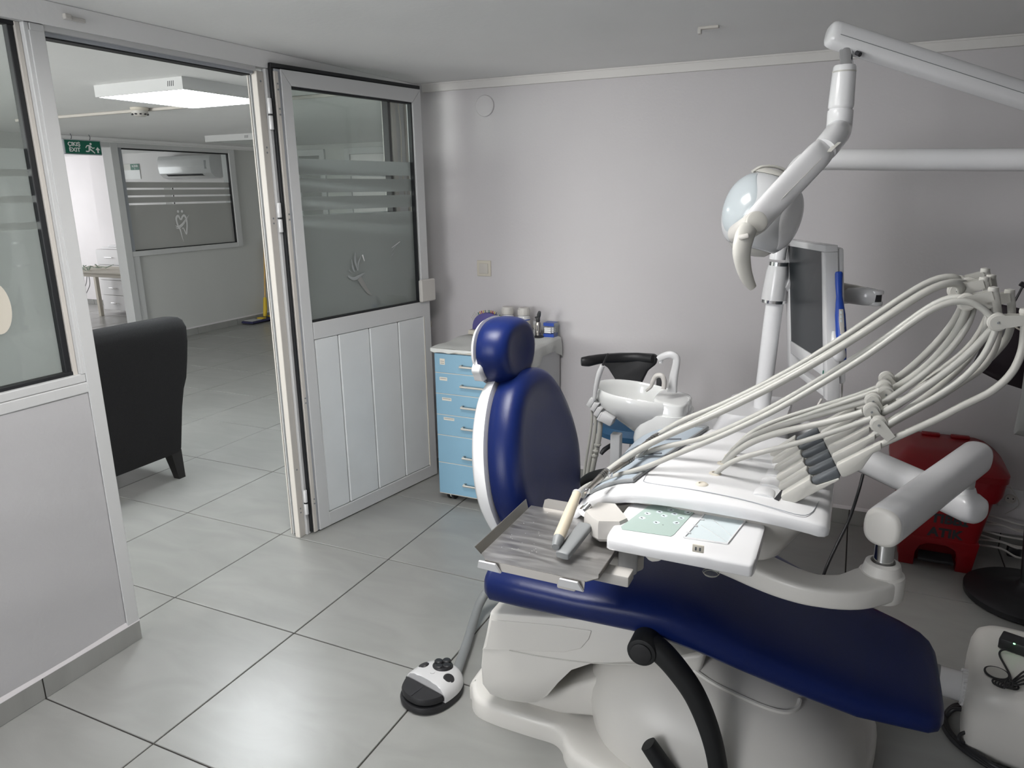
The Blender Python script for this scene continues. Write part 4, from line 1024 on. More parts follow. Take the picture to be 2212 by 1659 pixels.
# pod on the left with grey handle
def poly(pxs, ax, v): return [at(a, b, ax, v) for a, b in pxs]
pod = poly(((1290, 1083), (1330, 1086), (1352, 1112), (1358, 1120), (1340, 1128), (1292, 1127), (1276, 1118), (1262, 1104)), Z_, .86)
c_ = sum(pod, Vector())/len(pod)
g = G(); g.loft([[c_+(p-c_)*.92+Vector((0, 0, .0)) for p in pod], [p+Vector((0, 0, -.008)) for p in pod], [p+Vector((0, 0, -.040)) for p in pod], [c_+(p-c_)*.8+Vector((0, 0, -.05)) for p in pod]])
g.out('handle_pod', M_white2, du, ang=35)
ha, hb = at(1264, 1137, Z_, .835), at(1214, 1201, Z_, .815)
G().tube([ha, ha*.5+hb*.5, hb*.93+ha*.07, hb], [.0165, .016, .0155, .013], seg=20, n=3, sc=(1, .55), sq=4).out('grip_handle', M_greym, du)
G().cyl(at(1262, 1103, Z_, .855), at(1274, 1090, Z_, .865), .007, seg=14).cyl(at(1258, 1108, Z_, .85), at(1266, 1100, Z_, .855), .011, seg=14).out('screw_joint', M_chrome, du)
# air water syringe
sa, sb = at(1246, 1068, Z_, .875), at(1207, 1163, Z_, .835)
sc_ = at(1200, 1182, Z_, .828)
syr = thing('air_syringe', 'beige syringe with grey tip hanging at the left end of the instrument table', 'syringe', sb)
G().tube([sa, sa*.5+sb*.5, sb], [.0105, .012, .0125], seg=18, n=3).out('syringe_body', M_beige, syr)
G().tube([sb, sb*.4+sc_*.6, sc_], [.0125, .010, .008], seg=18, n=3).out('syringe_tip', M_greym, syr)
G().tube([sa, sa+(sa-sb)*.03], .0115, seg=18, n=1).out('syringe_collar', M_white, syr)
# metal tray and its carrier
ZT_ = .80
A_, B_, D_ = at(1030, 1222, Z_, ZT_), at(1265, 1270, Z_, ZT_), at(1130, 1090, Z_, ZT_)
tx0, tx1, ty0, ty1 = 1.060, 1.318, .040, .325
tray = thing('instrument_tray', 'empty brushed steel tray with scratched base left of the control panel', 'tray', ((tx0+tx1)/2, (ty0+ty1)/2, ZT_))
G().slab([(tx0+.02, ty0, ZT_), (tx1-.018, ty0, ZT_), (tx1, ty0+.022, ZT_), (tx1, ty1, ZT_), (tx0, ty1, ZT_), (tx0, ty0+.022, ZT_)], (0, 0, .0015)).out('tray_base', M_brush, tray, False)
G().slab([(tx0, ty0+.02, ZT_), (tx0-.010, ty0+.01, ZT_+.02), (tx0-.010, ty1-.01, ZT_+.02), (tx0, ty1-.02, ZT_)], (.0015, 0, 0)).out('tray_lip', M_rim, tray, False)
G().slab([(tx1, ty0+.02, ZT_), (tx1+.004, ty0+.01, ZT_+.018), (tx1+.004, ty1-.01, ZT_+.018), (tx1, ty1-.02, ZT_)], (.0015, 0, 0)).out('tray_lip', M_rim, tray, False)
G().slab([(tx0+.03, ty1, ZT_), (tx0+.032, ty1+.008, ZT_+.018), (tx0+.040, ty1+.009, ZT_+.022), (tx1-.03, ty1+.009, ZT_+.022), (tx1-.025, ty1, ZT_)], (0, .0015, 0)).out('tray_lip', M_rim, tray, False)
G().slab([(tx0+.02, ty0, ZT_+.0015), (tx0+.02, ty0-.005, ZT_-.014), (tx1-.02, ty0-.005, ZT_-.014), (tx1-.02, ty0, ZT_+.0015)], (0, -.0015, 0)).out('tray_lip', M_rim, tray, False)
random.seed(9)
g = G()
for k in range(22):
    x = tx0+.02+random.random()**1.5*.09; y = ty0+.06+random.random()*.22; g.box((x, y, ZT_+.0018), (.0013, .0011, .0006), 0, Matrix.Rotation(random.random()*3, 3, 'Z'))
g.out('dried_spots', M_logo, tray, False, kind='stuff')
for x in (tx0+.033, tx1-.047):
    G().slab([(x-.026, ty0-.006, ZT_-.014), (x-.022, ty0-.008, ZT_+.003), (x+.016, ty0-.008, ZT_+.003), (x+.028, ty0-.006, ZT_-.016)], (0, -.006, 0), .001).out('tray_clip', M_white, tray, False)
G().bx(tx0+.06, tx1+.05, ty0+.06, ty0+.10, ZT_-.03, ZT_-.006, .004).bx(tx1-.08, tx1-.04, ty0-.0, ty0+.28, ZT_-.028, ZT_-.006, .004).out('tray_carrier', M_white2, du)
bxc = at(1345, 1200, Z_, .765)
G().slab([at(a, b, Z_, .765) for a, b in ((1296, 1187), (1300, 1176), (1385, 1168), (1392, 1200), (1374, 1207), (1340, 1204), (1300, 1200))], (0, 0, -.036), .006, 3).out('tray_arm', M_white2, du)
jc = at(1357, 1190, Z_, .782)
G().cyl(jc+Vector((0, 0, -.05)), jc+Vector((0, 0, .03)), .021, seg=28, bev=.003).out('arm_joint', M_white, du)
G().loft([[at(a, b, Z_, .835) for a, b in ((1385, 1175), (1480, 1190), (1500, 1150), (1400, 1140))], [at(a, b, Z_, .81) for a, b in ((1400, 1180), (1440, 1190), (1450, 1180), (1410, 1172))]]).out('arm_gusset', M_white2, du, ang=30)
# handpiece rests, arms, rollers, hoses
HB = at(1698, 1078, Z_, .893); Y1_ = HB.y
def rest_poly(pts): return [at(a, b, Y_, Y1_) for a, b in pts]
arms = []
tops = [(2214, 672), (2146, 625), (2181, 630), (2126, 603), (2141, 598), (2128, 584)]
rods = [
 [(1903, 960), (1960, 934), (2020, 907), (2080, 876), (2140, 846), (2183, 808), (2206, 762), (2213, 715)],
 [(1860, 955), (1925, 915), (1998, 874), (2066, 832), (2120, 795), (2148, 752), (2157, 705), (2153, 655)],
 [(1862, 950), (1930, 905), (2010, 868), (2095, 812), (2140, 772), (2172, 735), (2184, 700), (2185, 660)],
 [(1858, 925), (1935, 878), (2010, 822), (2078, 780), (2116, 742), (2137, 700), (2138, 660), (2131, 625)],
 [(1868, 920), (1940, 872), (2025, 817), (2090, 770), (2132, 715), (2150, 670), (2147, 630)],
 [(1872, 905), (1935, 870), (2012, 815), (2082, 760), (2118, 715), (2138, 665), (2137, 620)]]
for i in range(6):
    dy = Vector((-.010*i, .052*i, 0)); yi = Y1_+.052*i
    wv = Vector((0, -.0155, 0))
    body = rest_poly(((1688, 1066), (1693, 1079), (1712, 1083), (1722, 1079), (1815, 1031), (1812, 1028), (1765, 1044), (1756, 1040), (1751, 1031), (1748, 1030)))
    G().slab([p+dy+Vector((0, .0155, 0)) for p in body], (0, -.031, 0), .003).out('holder', M_greyl, du, ang=30)
    ins = rest_poly(((1752, 1034), (1757, 1042), (1766, 1043), (1812, 1030), (1817, 1024), (1808, 1008)))
    G().slab([p+dy+Vector((0, .0125, 0)) for p in ins], (0, -.025, 0), .004).out('holder_insert', M_greyd, du, ang=30)
    hd = rest_poly(((1806, 1002), (1818, 1027), (1828, 1026), (1862, 1010), (1872, 995), (1886, 976), (1904, 968), (1903, 953)))
    G().slab([p+dy+Vector((0, .012, 0)) for p in hd], (0, -.024, 0), .003).out('arm_lever', M_greyl, du, ang=30)
    path = [Vector(p)+dy for p in rest_poly(((1890, 966),))] if i == 0 else [rest_poly(((1893, 964),))[0]+dy]
    path += [at(a, b, Y_, yi) for a, b in rods[i][(0 if i == 0 else 1):]]
    tp = at(*tops[i], Y_, yi); path.append(tp)
    G().tube(path, [.0062]*(len(path)-1)+[.0072], seg=10, sc=(1, 1.15)).out('whip_arm', M_greyl, du)
# top rollers with their levers
levs = [((2154, 695), (2212, 690), 0), ((2088, 652), (2143, 637), 1), ((2128, 650), (2180, 641), 2), ((2066, 628), (2124, 612), 3), ((2094, 616), (2139, 606), 4), ((2072, 612), (2125, 595), 5)]
topc = []
for (r_, e_, i) in levs:
    yi = Y1_+.052*i; c = at(*r_, Y_, yi); q = at(*e_, Y_, yi); topc.append(c)
    G().cyl(c+Vector((0, -.009, 0)), c+Vector((0, .009, 0)), .0165, seg=32, bev=.002).out('roller', M_greyl, du)
    d = (q-c); dn_ = d.normalized(); up_ = dn_.cross(Vector((0, 1, 0))); up_ = up_ if up_.z > 0 else -up_
    for s_ in (-1, 1):
        pts = [c+Vector((0, s_*.0115, 0))+dn_*(.0125*math.cos(a))+up_*(.0125*math.sin(a)) for a in [PI/2+PI*k/8 for k in range(9)]]
        pts += [q+Vector((0, s_*.0115, 0))+up_*-.009, q+Vector((0, s_*.0115, 0))+up_*.009]
        G().slab(pts, (0, s_*-.0025, 0)).out('roller_bracket', M_greyl, du, False)
    G().cyl(c+Vector((0, -.0145, 0)), c+Vector((0, -.0115, 0)), .0022, seg=10).out('roller_pin', M_greym, du)
    tp = at(*tops[i], Y_, yi)
    G().lathe([(0, -.006), (.0085, -.004), (.009, 0), (.0085, .004), (0, .006)], tp, (0, 0, 1), 14).out('arm_end_cap', M_greyl, du)
# middle rollers
mids = [((1898, 915), (1926, 950), 0), ((1883, 887), (1905, 915), 1), ((1886, 864), (1905, 892), 2), ((1914, 850), (1928, 868), 3), ((1910, 836), (1930, 860), 4), ((1915, 818), (1934, 838), 5)]
for (r_, e_, i) in mids:
    yi = Y1_+.052*i*.8; c = at(*r_, Y_, yi-.0); q = at(*e_, Y_, yi)
    if i == 0: q = at(1925, 945, Y_, Y1_)
    G().cyl(c+Vector((0, -.007, 0)), c+Vector((0, .007, 0)), .0165, seg=32, bev=.002).out('roller', M_greyl, du)
    G().cyl(c+Vector((0, -.0095, 0)), c+Vector((0, -.0068, 0)), .0135, seg=28, bev=.001).out('roller_disc', M_grey, du)
    d = (q-c); dn_ = d.normalized(); up_ = dn_.cross(Vector((0, 1, 0)))
    s_ = -1
    pts = [c+Vector((0, s_*.012, 0))+dn_*(.0115*math.cos(a))+up_*(.0115*math.sin(a)) for a in [PI/2+PI*k/8 for k in range(9)]]+[q+Vector((0, s_*.012, 0))-up_*.009, q+Vector((0, s_*.012, 0))+up_*.009]
    G().slab(pts, (0, .0025, 0)).out('roller_bracket', M_greyl, du, False)
    G().cyl(c+Vector((0, -.0145, 0)), c+Vector((0, -.012, 0)), .0022, seg=10).out('roller_pin', M_greym, du)
def hose(pxs, ya, yb, r, first=None, last=None, m=None, par=None, name='hose', n=6):
    N = len(pxs); pts = [at(a, b, Y_, ya+(yb-ya)*k/(N-1)) for k, (a, b) in enumerate(pxs)]
    if first is not None: pts[0] = Vector(first)
    if last is not None: pts[-1] = Vector(last)
    Q = []
    for i in range(len(pts)-1):
        p0 = pts[max(i-1, 0)]; p1 = pts[i]; p2 = pts[i+1]; p3 = pts[min(i+2, len(pts)-1)]
        for k in range(n):
            t = k/n; Q.append(.5*((2*p1)+(p2-p0)*t+(2*p0-5*p1+4*p2-p3)*t*t+(3*p1-p0-3*p2+p3)*t**3))
    Q.append(pts[-1])
    # even spacing, then relax
    L = [0]
    for a, b in zip(Q, Q[1:]): L.append(L[-1]+(b-a).length)
    m_ = max(12, int(L[-1]/.016)); S_ = []; j = 0
    for k in range(m_+1):
        d = L[-1]*k/m_
        while j < len(L)-2 and L[j+1] < d: j += 1
        t = (d-L[j])/max(1e-9, L[j+1]-L[j]); S_.append(Q[j].lerp(Q[j+1], t))
    for _ in range(10):
        S_ = [S_[0]]+[S_[i]*.5+(S_[i-1]+S_[i+1])*.25 for i in range(1, len(S_)-1)]+[S_[-1]]
    return G().tube(S_, r, seg=12, n=1).out(name, m or M_grey, par or du)
yy = [Y1_+.052*i for i in range(6)]
# supply hoses from the table grommets to the middle rollers
hose([(1545, 1023), (1553, 1010), (1574, 997), (1634, 979), (1700, 964), (1781, 939), (1840, 920), (1884, 903)], gp[0].y, yy[0], .0058, first=gp[0]-Vector((0, 0, .002)))
hose([(1562, 1001), (1578, 983), (1610, 960), (1660, 940), (1720, 925), (1795, 911), (1865, 890)], gp[2].y, yy[1], .0072, first=gp[2]-Vector((0, 0, .002)))
hose([(1562, 1001), (1574, 978), (1600, 952), (1650, 930), (1710, 913), (1781, 893), (1870, 868)], gp[2].y+.01, yy[2], .0060)
hose([(1578, 985), (1592, 964), (1630, 938), (1690, 915), (1740, 898), (1808, 874), (1900, 843)], gp[3].y, yy[3], .0060, first=gp[3]-Vector((0, 0, .002)))
hose([(1578, 985), (1590, 958), (1625, 930), (1675, 908), (1740, 888), (1810, 866), (1860, 852), (1905, 832)], gp[3].y+.02, yy[4], .0055)
hose([(1569, 996), (1585, 975), (1620, 958), (1680, 938), (1760, 918), (1850, 893), (1895, 875)], gp[3].y, yy[2], .0030, m=M_greyl)
# hoses between middle and top rollers
hose([(1915, 832), (1932, 822), (1985, 780), (2039, 724), (2066, 690), (2082, 655)], yy[5], yy[1]+.03, .0075)
hose([(1915, 848), (1930, 839), (1971, 817), (2020, 775), (2071, 713), (2091, 668), (2092, 650)], yy[4], yy[1]+.015, .0078)
hose([(1892, 880), (1912, 866), (1985, 818), (2039, 772), (2088, 715), (2110, 668), (2106, 645)], yy[2], yy[2], .0068)
hose([(1890, 902), (1912, 889), (1985, 846), (2052, 799), (2107, 753), (2138, 716), (2152, 700)], yy[1], yy[0]+.02, .0072)
hose([(1900, 930), (1925, 906), (2010, 850), (2080, 793), (2126, 735), (2140, 690), (2130, 655)], yy[0]+.02, yy[3], .0060)
# hoses from the top rollers down to the handpieces
hose([(2078, 625), (2094, 612), (2093, 596), (2070, 588), (2046, 589), (2010, 602), (1944, 645), (1880, 688), (1808, 737), (1700, 803), (1561, 873), (1465, 911), (1423, 938)], yy[5], .60, .0066)
hose([(2066, 640), (2092, 628), (2098, 612), (2074, 602), (2048, 604), (2015, 618), (1944, 666), (1836, 738), (1700, 819), (1561, 888), (1465, 930), (1417, 951), (1369, 977), (1335, 1000), (1312, 1018)], yy[3], .40, .0076)
hose([(2094, 640), (2118, 622), (2112, 608), (2088, 601), (2055, 600), (2020, 612), (1960, 650), (1836, 733), (1700, 811), (1561, 880), (1477, 921), (1417, 948), (1376, 985)], yy[4], .50, .0052)
hose([(2088, 668), (2112, 650), (2106, 636), (2080, 629), (2052, 634), (2012, 657), (1944, 708), (1836, 780), (1700, 862), (1622, 903), (1540, 940), (1489, 955), (1417, 968), (1369, 988)], yy[1], .52, .0066)
hose([(2160, 712), (2150, 690), (2120, 648), (2060, 640), (2010, 668), (1944, 716), (1863, 775), (1700, 873), (1634, 907), (1537, 951), (1465, 979), (1393, 1011), (1320, 1030), (1272, 1046), (1247, 1066)], yy[0], .40, .0062, last=sa)
# outer heavy hose hanging right of the arms
hose([(1898, 930), (1930, 905), (2000, 872), (2060, 835), (2115, 790), (2146, 740), (2155, 700)], yy[0], yy[0], .0062)
# handpieces resting on the mat
def handpiece(a, b, yv, zv, label):
    p, q = at(*a, Z_, zv), at(*b, Z_, zv-.015)
    t = thing('handpiece', label, 'handpiece', q, 'metal handpieces on the silicone mat')
    d = q-p
    G().tube([p-d*.02, p, p+d*.06], [.0068, .0078, .0078], seg=14, n=2).out('coupling', M_chrome, t)
    G().tube([p+d*.07, p+d*.3, p+d*.6, p+d*.85, q], [.0085, .0082, .0068, .0062, .0055], seg=16, n=3).out('handpiece_body', M_steel, t)
    for k in (.15, .22, .29): G().tube([p+d*k, p+d*(k+.02)], .0088, seg=16, n=1).out('grip_ring', M_gun, t)
    G().cyl(q+Vector((0, 0, .004)), q+Vector((0, 0, -.008)), .0062, seg=14, bev=.001).out('handpiece_head', M_chrome, t)
handpiece((1311, 1018), (1268, 1058), 0, .915, 'silver handpiece on the front edge of the silicone mat')
handpiece((1421, 940), (1352, 992), 0, .93, 'silver handpiece at the back of the silicone mat')
handpiece((1369, 986), (1318, 1022), 0, .915, 'slim silver handpiece in the middle of the silicone mat')
# oil cup under the table
cup = at(1537, 1222, Y_, .30)
oc = G(); oc.lathe([(.0165, .028), (.0175, .020), (.0175, -.016), (.015, -.02), (0, -.02)], cup, (0, 0, 1), 28)
oc.out('oil_cup', M_clear, du)
for zz, rr_ in ((.028, .0168), (-.016, .0176), (-.0195, .0150)): G().tube([cup+Vector((rr_*math.cos(2*PI*k/24), rr_*math.sin(2*PI*k/24), zz)) for k in range(25)], .0006, seg=5, n=1).out('cup_rim', M_greyl, du)
G().box((cup.x, cup.y, cup.z+.022), (.012, .008, .014), .001).out('cup_valve', M_black, du)

# ---- balance arms carrying the table
ra = thing('support_arm', 'white two-part swing arm with chrome pivots right of the instrument table', 'support arm', (1.9, .8, .75))
def strip(px, z): return [at(a, b, Z_, z) for a, b in px]
cp = strip(((1500, 1150), (1590, 1185), (1650, 1212), (1710, 1236), (1770, 1251), (1835, 1254), (1880, 1243), (1905, 1234)), .70)
cp = [Vector((p.x, p.y, .672)) for p in cp]
G().tube(cp, [.05, .05, .047, .043, .040, .042, .046, .046], seg=28, n=6, sc=(1, .58), sq=6, upv=(0, 0, 1)).out('curved_bracket', M_base, ra, ang=50)
pc = Vector((cp[-1].x, cp[-1].y, 0))
G().lathe([(0, .640), (.046, .640), (.049, .646), (.049, .690), (.047, .697), (.041, .700), (.040, .706), (.036, .722), (.030, .726), (.026, .726), (.0255, .70)], pc, (0, 0, 1), 48).out('pivot_housing', M_base, ra, ang=40)
G().cyl(pc+Vector((0, 0, .70)), pc+Vector((0, 0, .80)), .0205, seg=36).out('chrome_pivot', M_chrome, ra)
far = at(2112, 985, Z_, .82); near = Vector((pc.x, pc.y, .818)); dd = (far-near).normalized()
near2 = near-dd*.035
G().tube([near2-dd*.002, near2+dd*.004, near2+dd*.016, far-dd*.02, far-dd*.006, far+dd*.004], [.032, .038, .0405, .0405, .038, .030], seg=40, n=1, sc=(1, 1.12), sq=2.45, upv=(0, 0, 1)).out('balance_arm', M_enamel, ra, ang=50)
G().tube([near2-dd*.006, near2-dd*.002, near2+dd*.005], [.030, .037, .039], seg=40, n=1, sc=(1, 1.12), sq=2.6, upv=(0, 0, 1)).out('end_cap', M_base, ra, ang=60)
pc2 = far-dd*.05
G().cyl(Vector((pc2.x, pc2.y, .70)), Vector((pc2.x, pc2.y, .80)), .017, seg=32).out('chrome_pivot', M_chrome, ra)
G().lathe([(.030, .715), (.024, .732), (.020, .742), (0, .742)], (pc2.x, pc2.y, 0), (0, 0, 1), 36).out('pivot_neck', M_enamel, ra)
l0 = Vector((pc2.x, pc2.y, .690)); l1 = at(1850, 985, Z_, .69); l2 = l0+(l1-l0)*1.75; e0 = l0+(l0-l1).normalized()*.05
G().tube([e0, e0+(l1-e0).normalized()*.008, e0+(l1-e0).normalized()*.03, l1, l2], [.026, .036, .042, .042, .042], seg=36, n=1, sc=(1, 1.0), sq=2.3, upv=(0, 0, 1)).out('lower_arm', M_enamel, ra, ang=50)
for k in range(5):
    q = near2+dd*(.05+.0)+Vector((.0395, 0, -.012+.006*k)); G().box(q, (.001, .05, .0012), 0, Matrix.Rotation(math.atan2(-dd.x, dd.y), 3, 'Z')).out('small_print', M_greyl, ra, False)
# black cable hanging behind the arm
bk = G().tube([at(1864, 1025, Y_, 1.25), at(1855, 1060, Y_, 1.22), at(1835, 1120, Y_, 1.2), at(1806, 1180, Y_, 1.15), at(1785, 1226, Y_, 1.1), at(1770, 1270, Y_, 1.08)], .0048, seg=10).out('black_cable', M_black, None)
props(bk, 'black cable hanging from the rear swing arm', 'cable')

# ---------------------------------------------------------------- water unit, spittoon
wu = thing('water_unit', 'white ceramic spittoon bowl with tap on a rounded white water unit', 'spittoon', (1.25, 1.42, 0))
def WR(z, x0, x1, y0, y1, p=5): return [(a, b, z) for a, b in superell((x0+x1)/2, (y0+y1)/2, (x1-x0)/2, (y1-y0)/2, p, 48)]
G().loft([WR(0, 1.02, 1.50, 1.22, 1.60), WR(.3, 1.02, 1.50, 1.22, 1.60), WR(.52, 1.01, 1.505, 1.21, 1.60), WR(.60, 1.02, 1.50, 1.22, 1.60), WR(.66, 1.05, 1.48, 1.24, 1.59), WR(.69, 1.09, 1.46, 1.27, 1.57), WR(.695, 1.13, 1.43, 1.3, 1.55)]).out('unit_body', M_enamel, wu, ang=60)
G().loft([WR(.69, 1.30, 1.56, 1.28, 1.58, 6), WR(.78, 1.34, 1.56, 1.28, 1.58, 6), WR(.795, 1.345, 1.555, 1.285, 1.575, 6)]).out('unit_shoulder', M_enamel, wu, ang=60)
G().tube([(1.02, 1.225, .575), (1.09, 1.213, .562), (1.2, 1.21, .555)], .002, seg=6).out('unit_seam', M_groove, wu)
bc_ = at(1385, 852, Y_, 1.25); BZ = .838
def BR(k, z, sx_=1, dx=0):
    out = []
    for a in [2*PI*q/64 for q in range(64)]:
        x = math.cos(a); y = math.sin(a)
        rx = .172 if x > 0 else .168; ry = .115*(1-.12*x)
        out.append((bc_.x+dx+rx*k*x, 1.25+ry*k*y, z-.03*x*k*.55))
    return out
outer = [BR(.30, .70, dx=.07), BR(.42, .70, dx=.065), BR(.52, .715, dx=.05), BR(.66, .745, dx=.025), BR(.84, .775, dx=.008), BR(.95, .795, dx=.0), BR(1.0, .815), BR(1.015, .835), BR(1.005, .850), BR(.97, .855), BR(.93, .850)]
inner = [BR(.90, .835), BR(.84, .80, dx=-.005), BR(.70, .775, dx=-.015), BR(.4, .762, dx=-.03), BR(.05, .758, dx=-.04)]
G().loft(outer+inner).out('spittoon_bowl', M_porc, wu, ang=70)
dk = [(bc_.x+.045, .832), (bc_.x+.175, .822)]
g = G(); g.loft([[(a, b, z_-.13*(a-bc_.x-.045)) for a, b in superell(bc_.x+.112, 1.25, .057*k_, .088*k_, 3.5, 40)] for z_, k_ in ((.79, 1), (.848, 1), (.853, .95), (.854, .85))]); g.out('tap_deck', M_porc, wu, ang=60)
G().loft([[(bc_.x+dx_+a, 1.25+b, z) for a, b in superell(0, 0, w1, w2, 3, 40)] for z, dx_, w1, w2 in ((.66, .06, .07, .08), (.70, .07, .085, .09), (.76, .09, .095, .10), (.80, .095, .085, .095))]).out('bowl_base', M_porc, wu, ang=60)
def YT(px, py, y=1.25): return at(px, py, Y_, y)
G().tube([YT(1452, 846), YT(1455, 815), YT(1461, 785), YT(1460, 772), YT(1448, 766), YT(1432, 770), YT(1423, 776)], [.0165, .0145, .012, .012, .0125, .012, .011], seg=20, sc=(1, .8), sq=3, upv=(0, 1, 0)).out('water_tap', M_white, wu)
G().cyl(YT(1428, 778), YT(1428, 785), .007, .006, seg=16).out('tap_nozzle', M_white, wu)
G().tube([YT(1434, 840, 1.2), YT(1435, 824, 1.2), YT(1430, 812, 1.2), YT(1418, 812, 1.2), YT(1411, 822, 1.2), YT(1406, 835, 1.2), YT(1396, 844, 1.2)], [.0085, .0085, .0085, .0085, .0075, .006, .0048], seg=16).out('cup_filler', M_white2, wu)
# suction holder and hoses at the left
sh = thing('suction_holder', 'white bracket with suction hoses hanging left of the spittoon', 'suction holder', (.92, 1.2, 0))
for k, (a, b) in enumerate(((1278, 868), (1286, 877), (1293, 888), (1300, 899))):
    c = YT(a, b, 1.16); G().box(c, (.018, .03, .034), .003, Matrix.Rotation(.5, 3, 'Y')).out('hose_cradle', M_white, sh)
G().box(YT(1313, 903, 1.16), (.05, .05, .034), .008, Matrix.Rotation(.4, 3, 'Y')).box(YT(1296, 880, 1.18), (.07, .02, .02), .005, Matrix.Rotation(.9, 3, 'Y')).out('holder_block', M_white, sh)
G().box((YT(1331, 960, 1.19).x, 1.19, .38), (.035, .035, .66), .004).out('holder_post', M_cab, sh)
for pts, r in ((((1279, 880), (1278, 920), (1270, 970), (1262, 1020), (1258, 1075)), .005), (((1287, 888), (1286, 930), (1277, 980), (1268, 1025), (1262, 1080)), .0065), (((1297, 905), (1296, 935), (1291, 965), (1280, 1010), (1272, 1080)), .0095)):
    hose(pts, 1.16, 1.16, r, par=sh, name='suction_hose')
for a in (962, 975, 985): p = YT(1291-(a-962)*.25, a, 1.16); G().cyl(p, p+Vector((0, 0, .006)), .0125, seg=16).out('hose_collar', M_grey, sh)
G().tube([YT(1284, 865, 1.15), YT(1288, 835, 1.15), YT(1295, 806, 1.15), YT(1302, 789, 1.15)], [.006, .0085, .010, .008], seg=14).out('suction_handle', M_white, sh)
G().tube([YT(1302, 789, 1.15), YT(1308, 775, 1.15), YT(1314, 764, 1.15)], [.004, .003, .0035], seg=10).out('suction_tip', M_black, sh)
# stool behind the unit
st = thing('dentist_stool', 'dental stool with black curved armrest back and teal round seat behind the spittoon', 'stool', (.86, 1.8, 0))
def SY(px, py, y=1.8): return at(px, py, Y_, y)
G().tube([SY(1256, 781, 1.7), SY(1272, 780, 1.72), SY(1300, 775, 1.78), SY(1340, 773, 1.84), SY(1380, 772, 1.86), SY(1410, 775, 1.84)], [.018, .0235, .021, .02, .02, .018], seg=18, sc=(.8, 1), upv=(0, 0, 1)).out('stool_back', M_black, st)
G().slab([SY(a, b, 1.85) for a, b in ((1300, 766), (1335, 764), (1375, 764), (1412, 766), (1419, 772), (1416, 788), (1398, 802), (1384, 830), (1380, 850), (1335, 850), (1328, 820), (1312, 795), (1298, 786))], (0, .03, 0), .008, 3).out('back_plate', M_black, st)
G().lathe([(0, 0), (.16, 0), (.185, .012), (.19, .035), (.175, .06), (.12, .07), (0, .072)], (.90, 1.86, .49), (0, 0, 1), 44).out('stool_seat', M_teal, st)
G().cyl((.90, 1.86, .06), (.90, 1.86, .49), .028, seg=20).out('stool_column', M_chrome, st)
G().box((1.0, 1.86, .62), (.03, .03, .28), .006).out('back_bar', M_black, st)
for k in range(5):
    a = 2*PI*k/5+.4; G().tube([(.90, 1.86, .085), (.90+.25*math.cos(a), 1.86+.25*math.sin(a), .062)], [.02, .014], seg=10, n=1).out('stool_leg', M_black, st)
    G().cyl((.90+.24*math.cos(a), 1.85+.24*math.sin(a), .025), (.90+.24*math.cos(a), 1.875+.24*math.sin(a), .025), .025, seg=16).out('stool_caster', M_black, st)
G().tube([SY(1298, 981, 1.70), SY(1305, 972, 1.71), SY(1318, 963, 1.74), SY(1335, 952, 1.82)], [.008, .011, .010, .008], seg=10).out('height_lever', M_black, st)
# far armrest of the treatment chair
G().tube([at(1256, 1044, Y_, 1.05), at(1275, 1034, Y_, 1.05), at(1310, 1026, Y_, 1.05), at(1370, 1022, Y_, 1.05)], [.018, .028, .03, .028], seg=20, sc=(1.1, .75), upv=(0, 0, 1)).out('armrest', M_blackm, chair)

# ---------------------------------------------------------------- light pole, boom, lamp
lp = thing('light_pole', 'tall white lamp pole with chrome ring and horizontal boom at the back', 'lamp pole', (1.47, 1.42, .79))
PY_ = 1.42
def PO(px, py): return at(px, py, Y_, PY_)
b_ = PO(1642, 905)
G().cyl(b_+Vector((0, 0, -.04)), b_+Vector((0, 0, .035)), .041, seg=36, bev=.004).out('pole_collar', M_enamel, lp)
G().tube([PO(1642, 905), PO(1655, 800), PO(1670, 680), PO(1676, 640)], .0285, seg=28, n=2).out('lower_pole', M_enamel, lp)
G().tube([PO(1679, 560), PO(1685, 520), PO(1694, 455), PO(1706, 395), PO(1735, 352), PO(1785, 345), PO(1900, 345), PO(2060, 345), PO(2260, 345)], [.026, .026, .026, .027, .030, .032, .032, .032, .032], seg=28, n=5).out('upper_boom', M_enamel, lp)
p1, p2 = PO(1671, 648), PO(1681, 572); dv = (p2-p1).normalized()
G().tube([p1, p1+dv*.03, p2-dv*.02, p2], [.040, .039, .034, .030], seg=36, n=1).out('pole_sleeve', M_white, lp)
G().tube([p1-dv*.008, p1+dv*.002], .041, seg=36, n=1).out('chrome_ring', M_chrome, lp)
G().tube([p2-dv*.002, p2+dv*.01], .031, seg=36, n=1).out('chrome_ring', M_chrome, lp)
G().tube([PO(1676, 612), PO(1694, 611)], [.026, .023], seg=24, n=1).out('arm_boss', M_white, lp)
lampd = 1.93
lamp = thing('operating_lamp', 'white dental operating lamp with round head and grey handle on an angled arm', 'operating lamp', dep(1645, 460, lampd))
bo0, bo1 = dep(1806, 77, 1.95), dep(2400, 268, 2.02); bd = (bo1-bo0).normalized(); bu_ = (UP-bd*UP.dot(bd)).normalized()
G().tube([bo0-bd*.018, bo0-bd*.012, bo0, bo1], [.026, .0315, .0335, .0335], seg=36, n=1, sc=(.84, 1.0), sq=2.8, upv=bu_).out('boom_arm', M_enamel, lamp, ang=50)
G().tube([bo0-bd*.022, bo0-bd*.018, bo0-bd*.010], [.022, .029, .0322], seg=36, n=1, sc=(.84, 1), sq=2.8, upv=bu_).out('boom_cap', M_enamel, lamp, ang=60)
sd = bd.cross(bu_); sd = sd if sd.dot(FW) < 0 else -sd
G().tube([bo0+sd*.0279-bu_*.010, bo0*.5+bo1*.5+sd*.0279-bu_*.010, bo1+sd*.0279-bu_*.010], .0009, seg=6, n=1).out('boom_seam', M_greym, lamp)
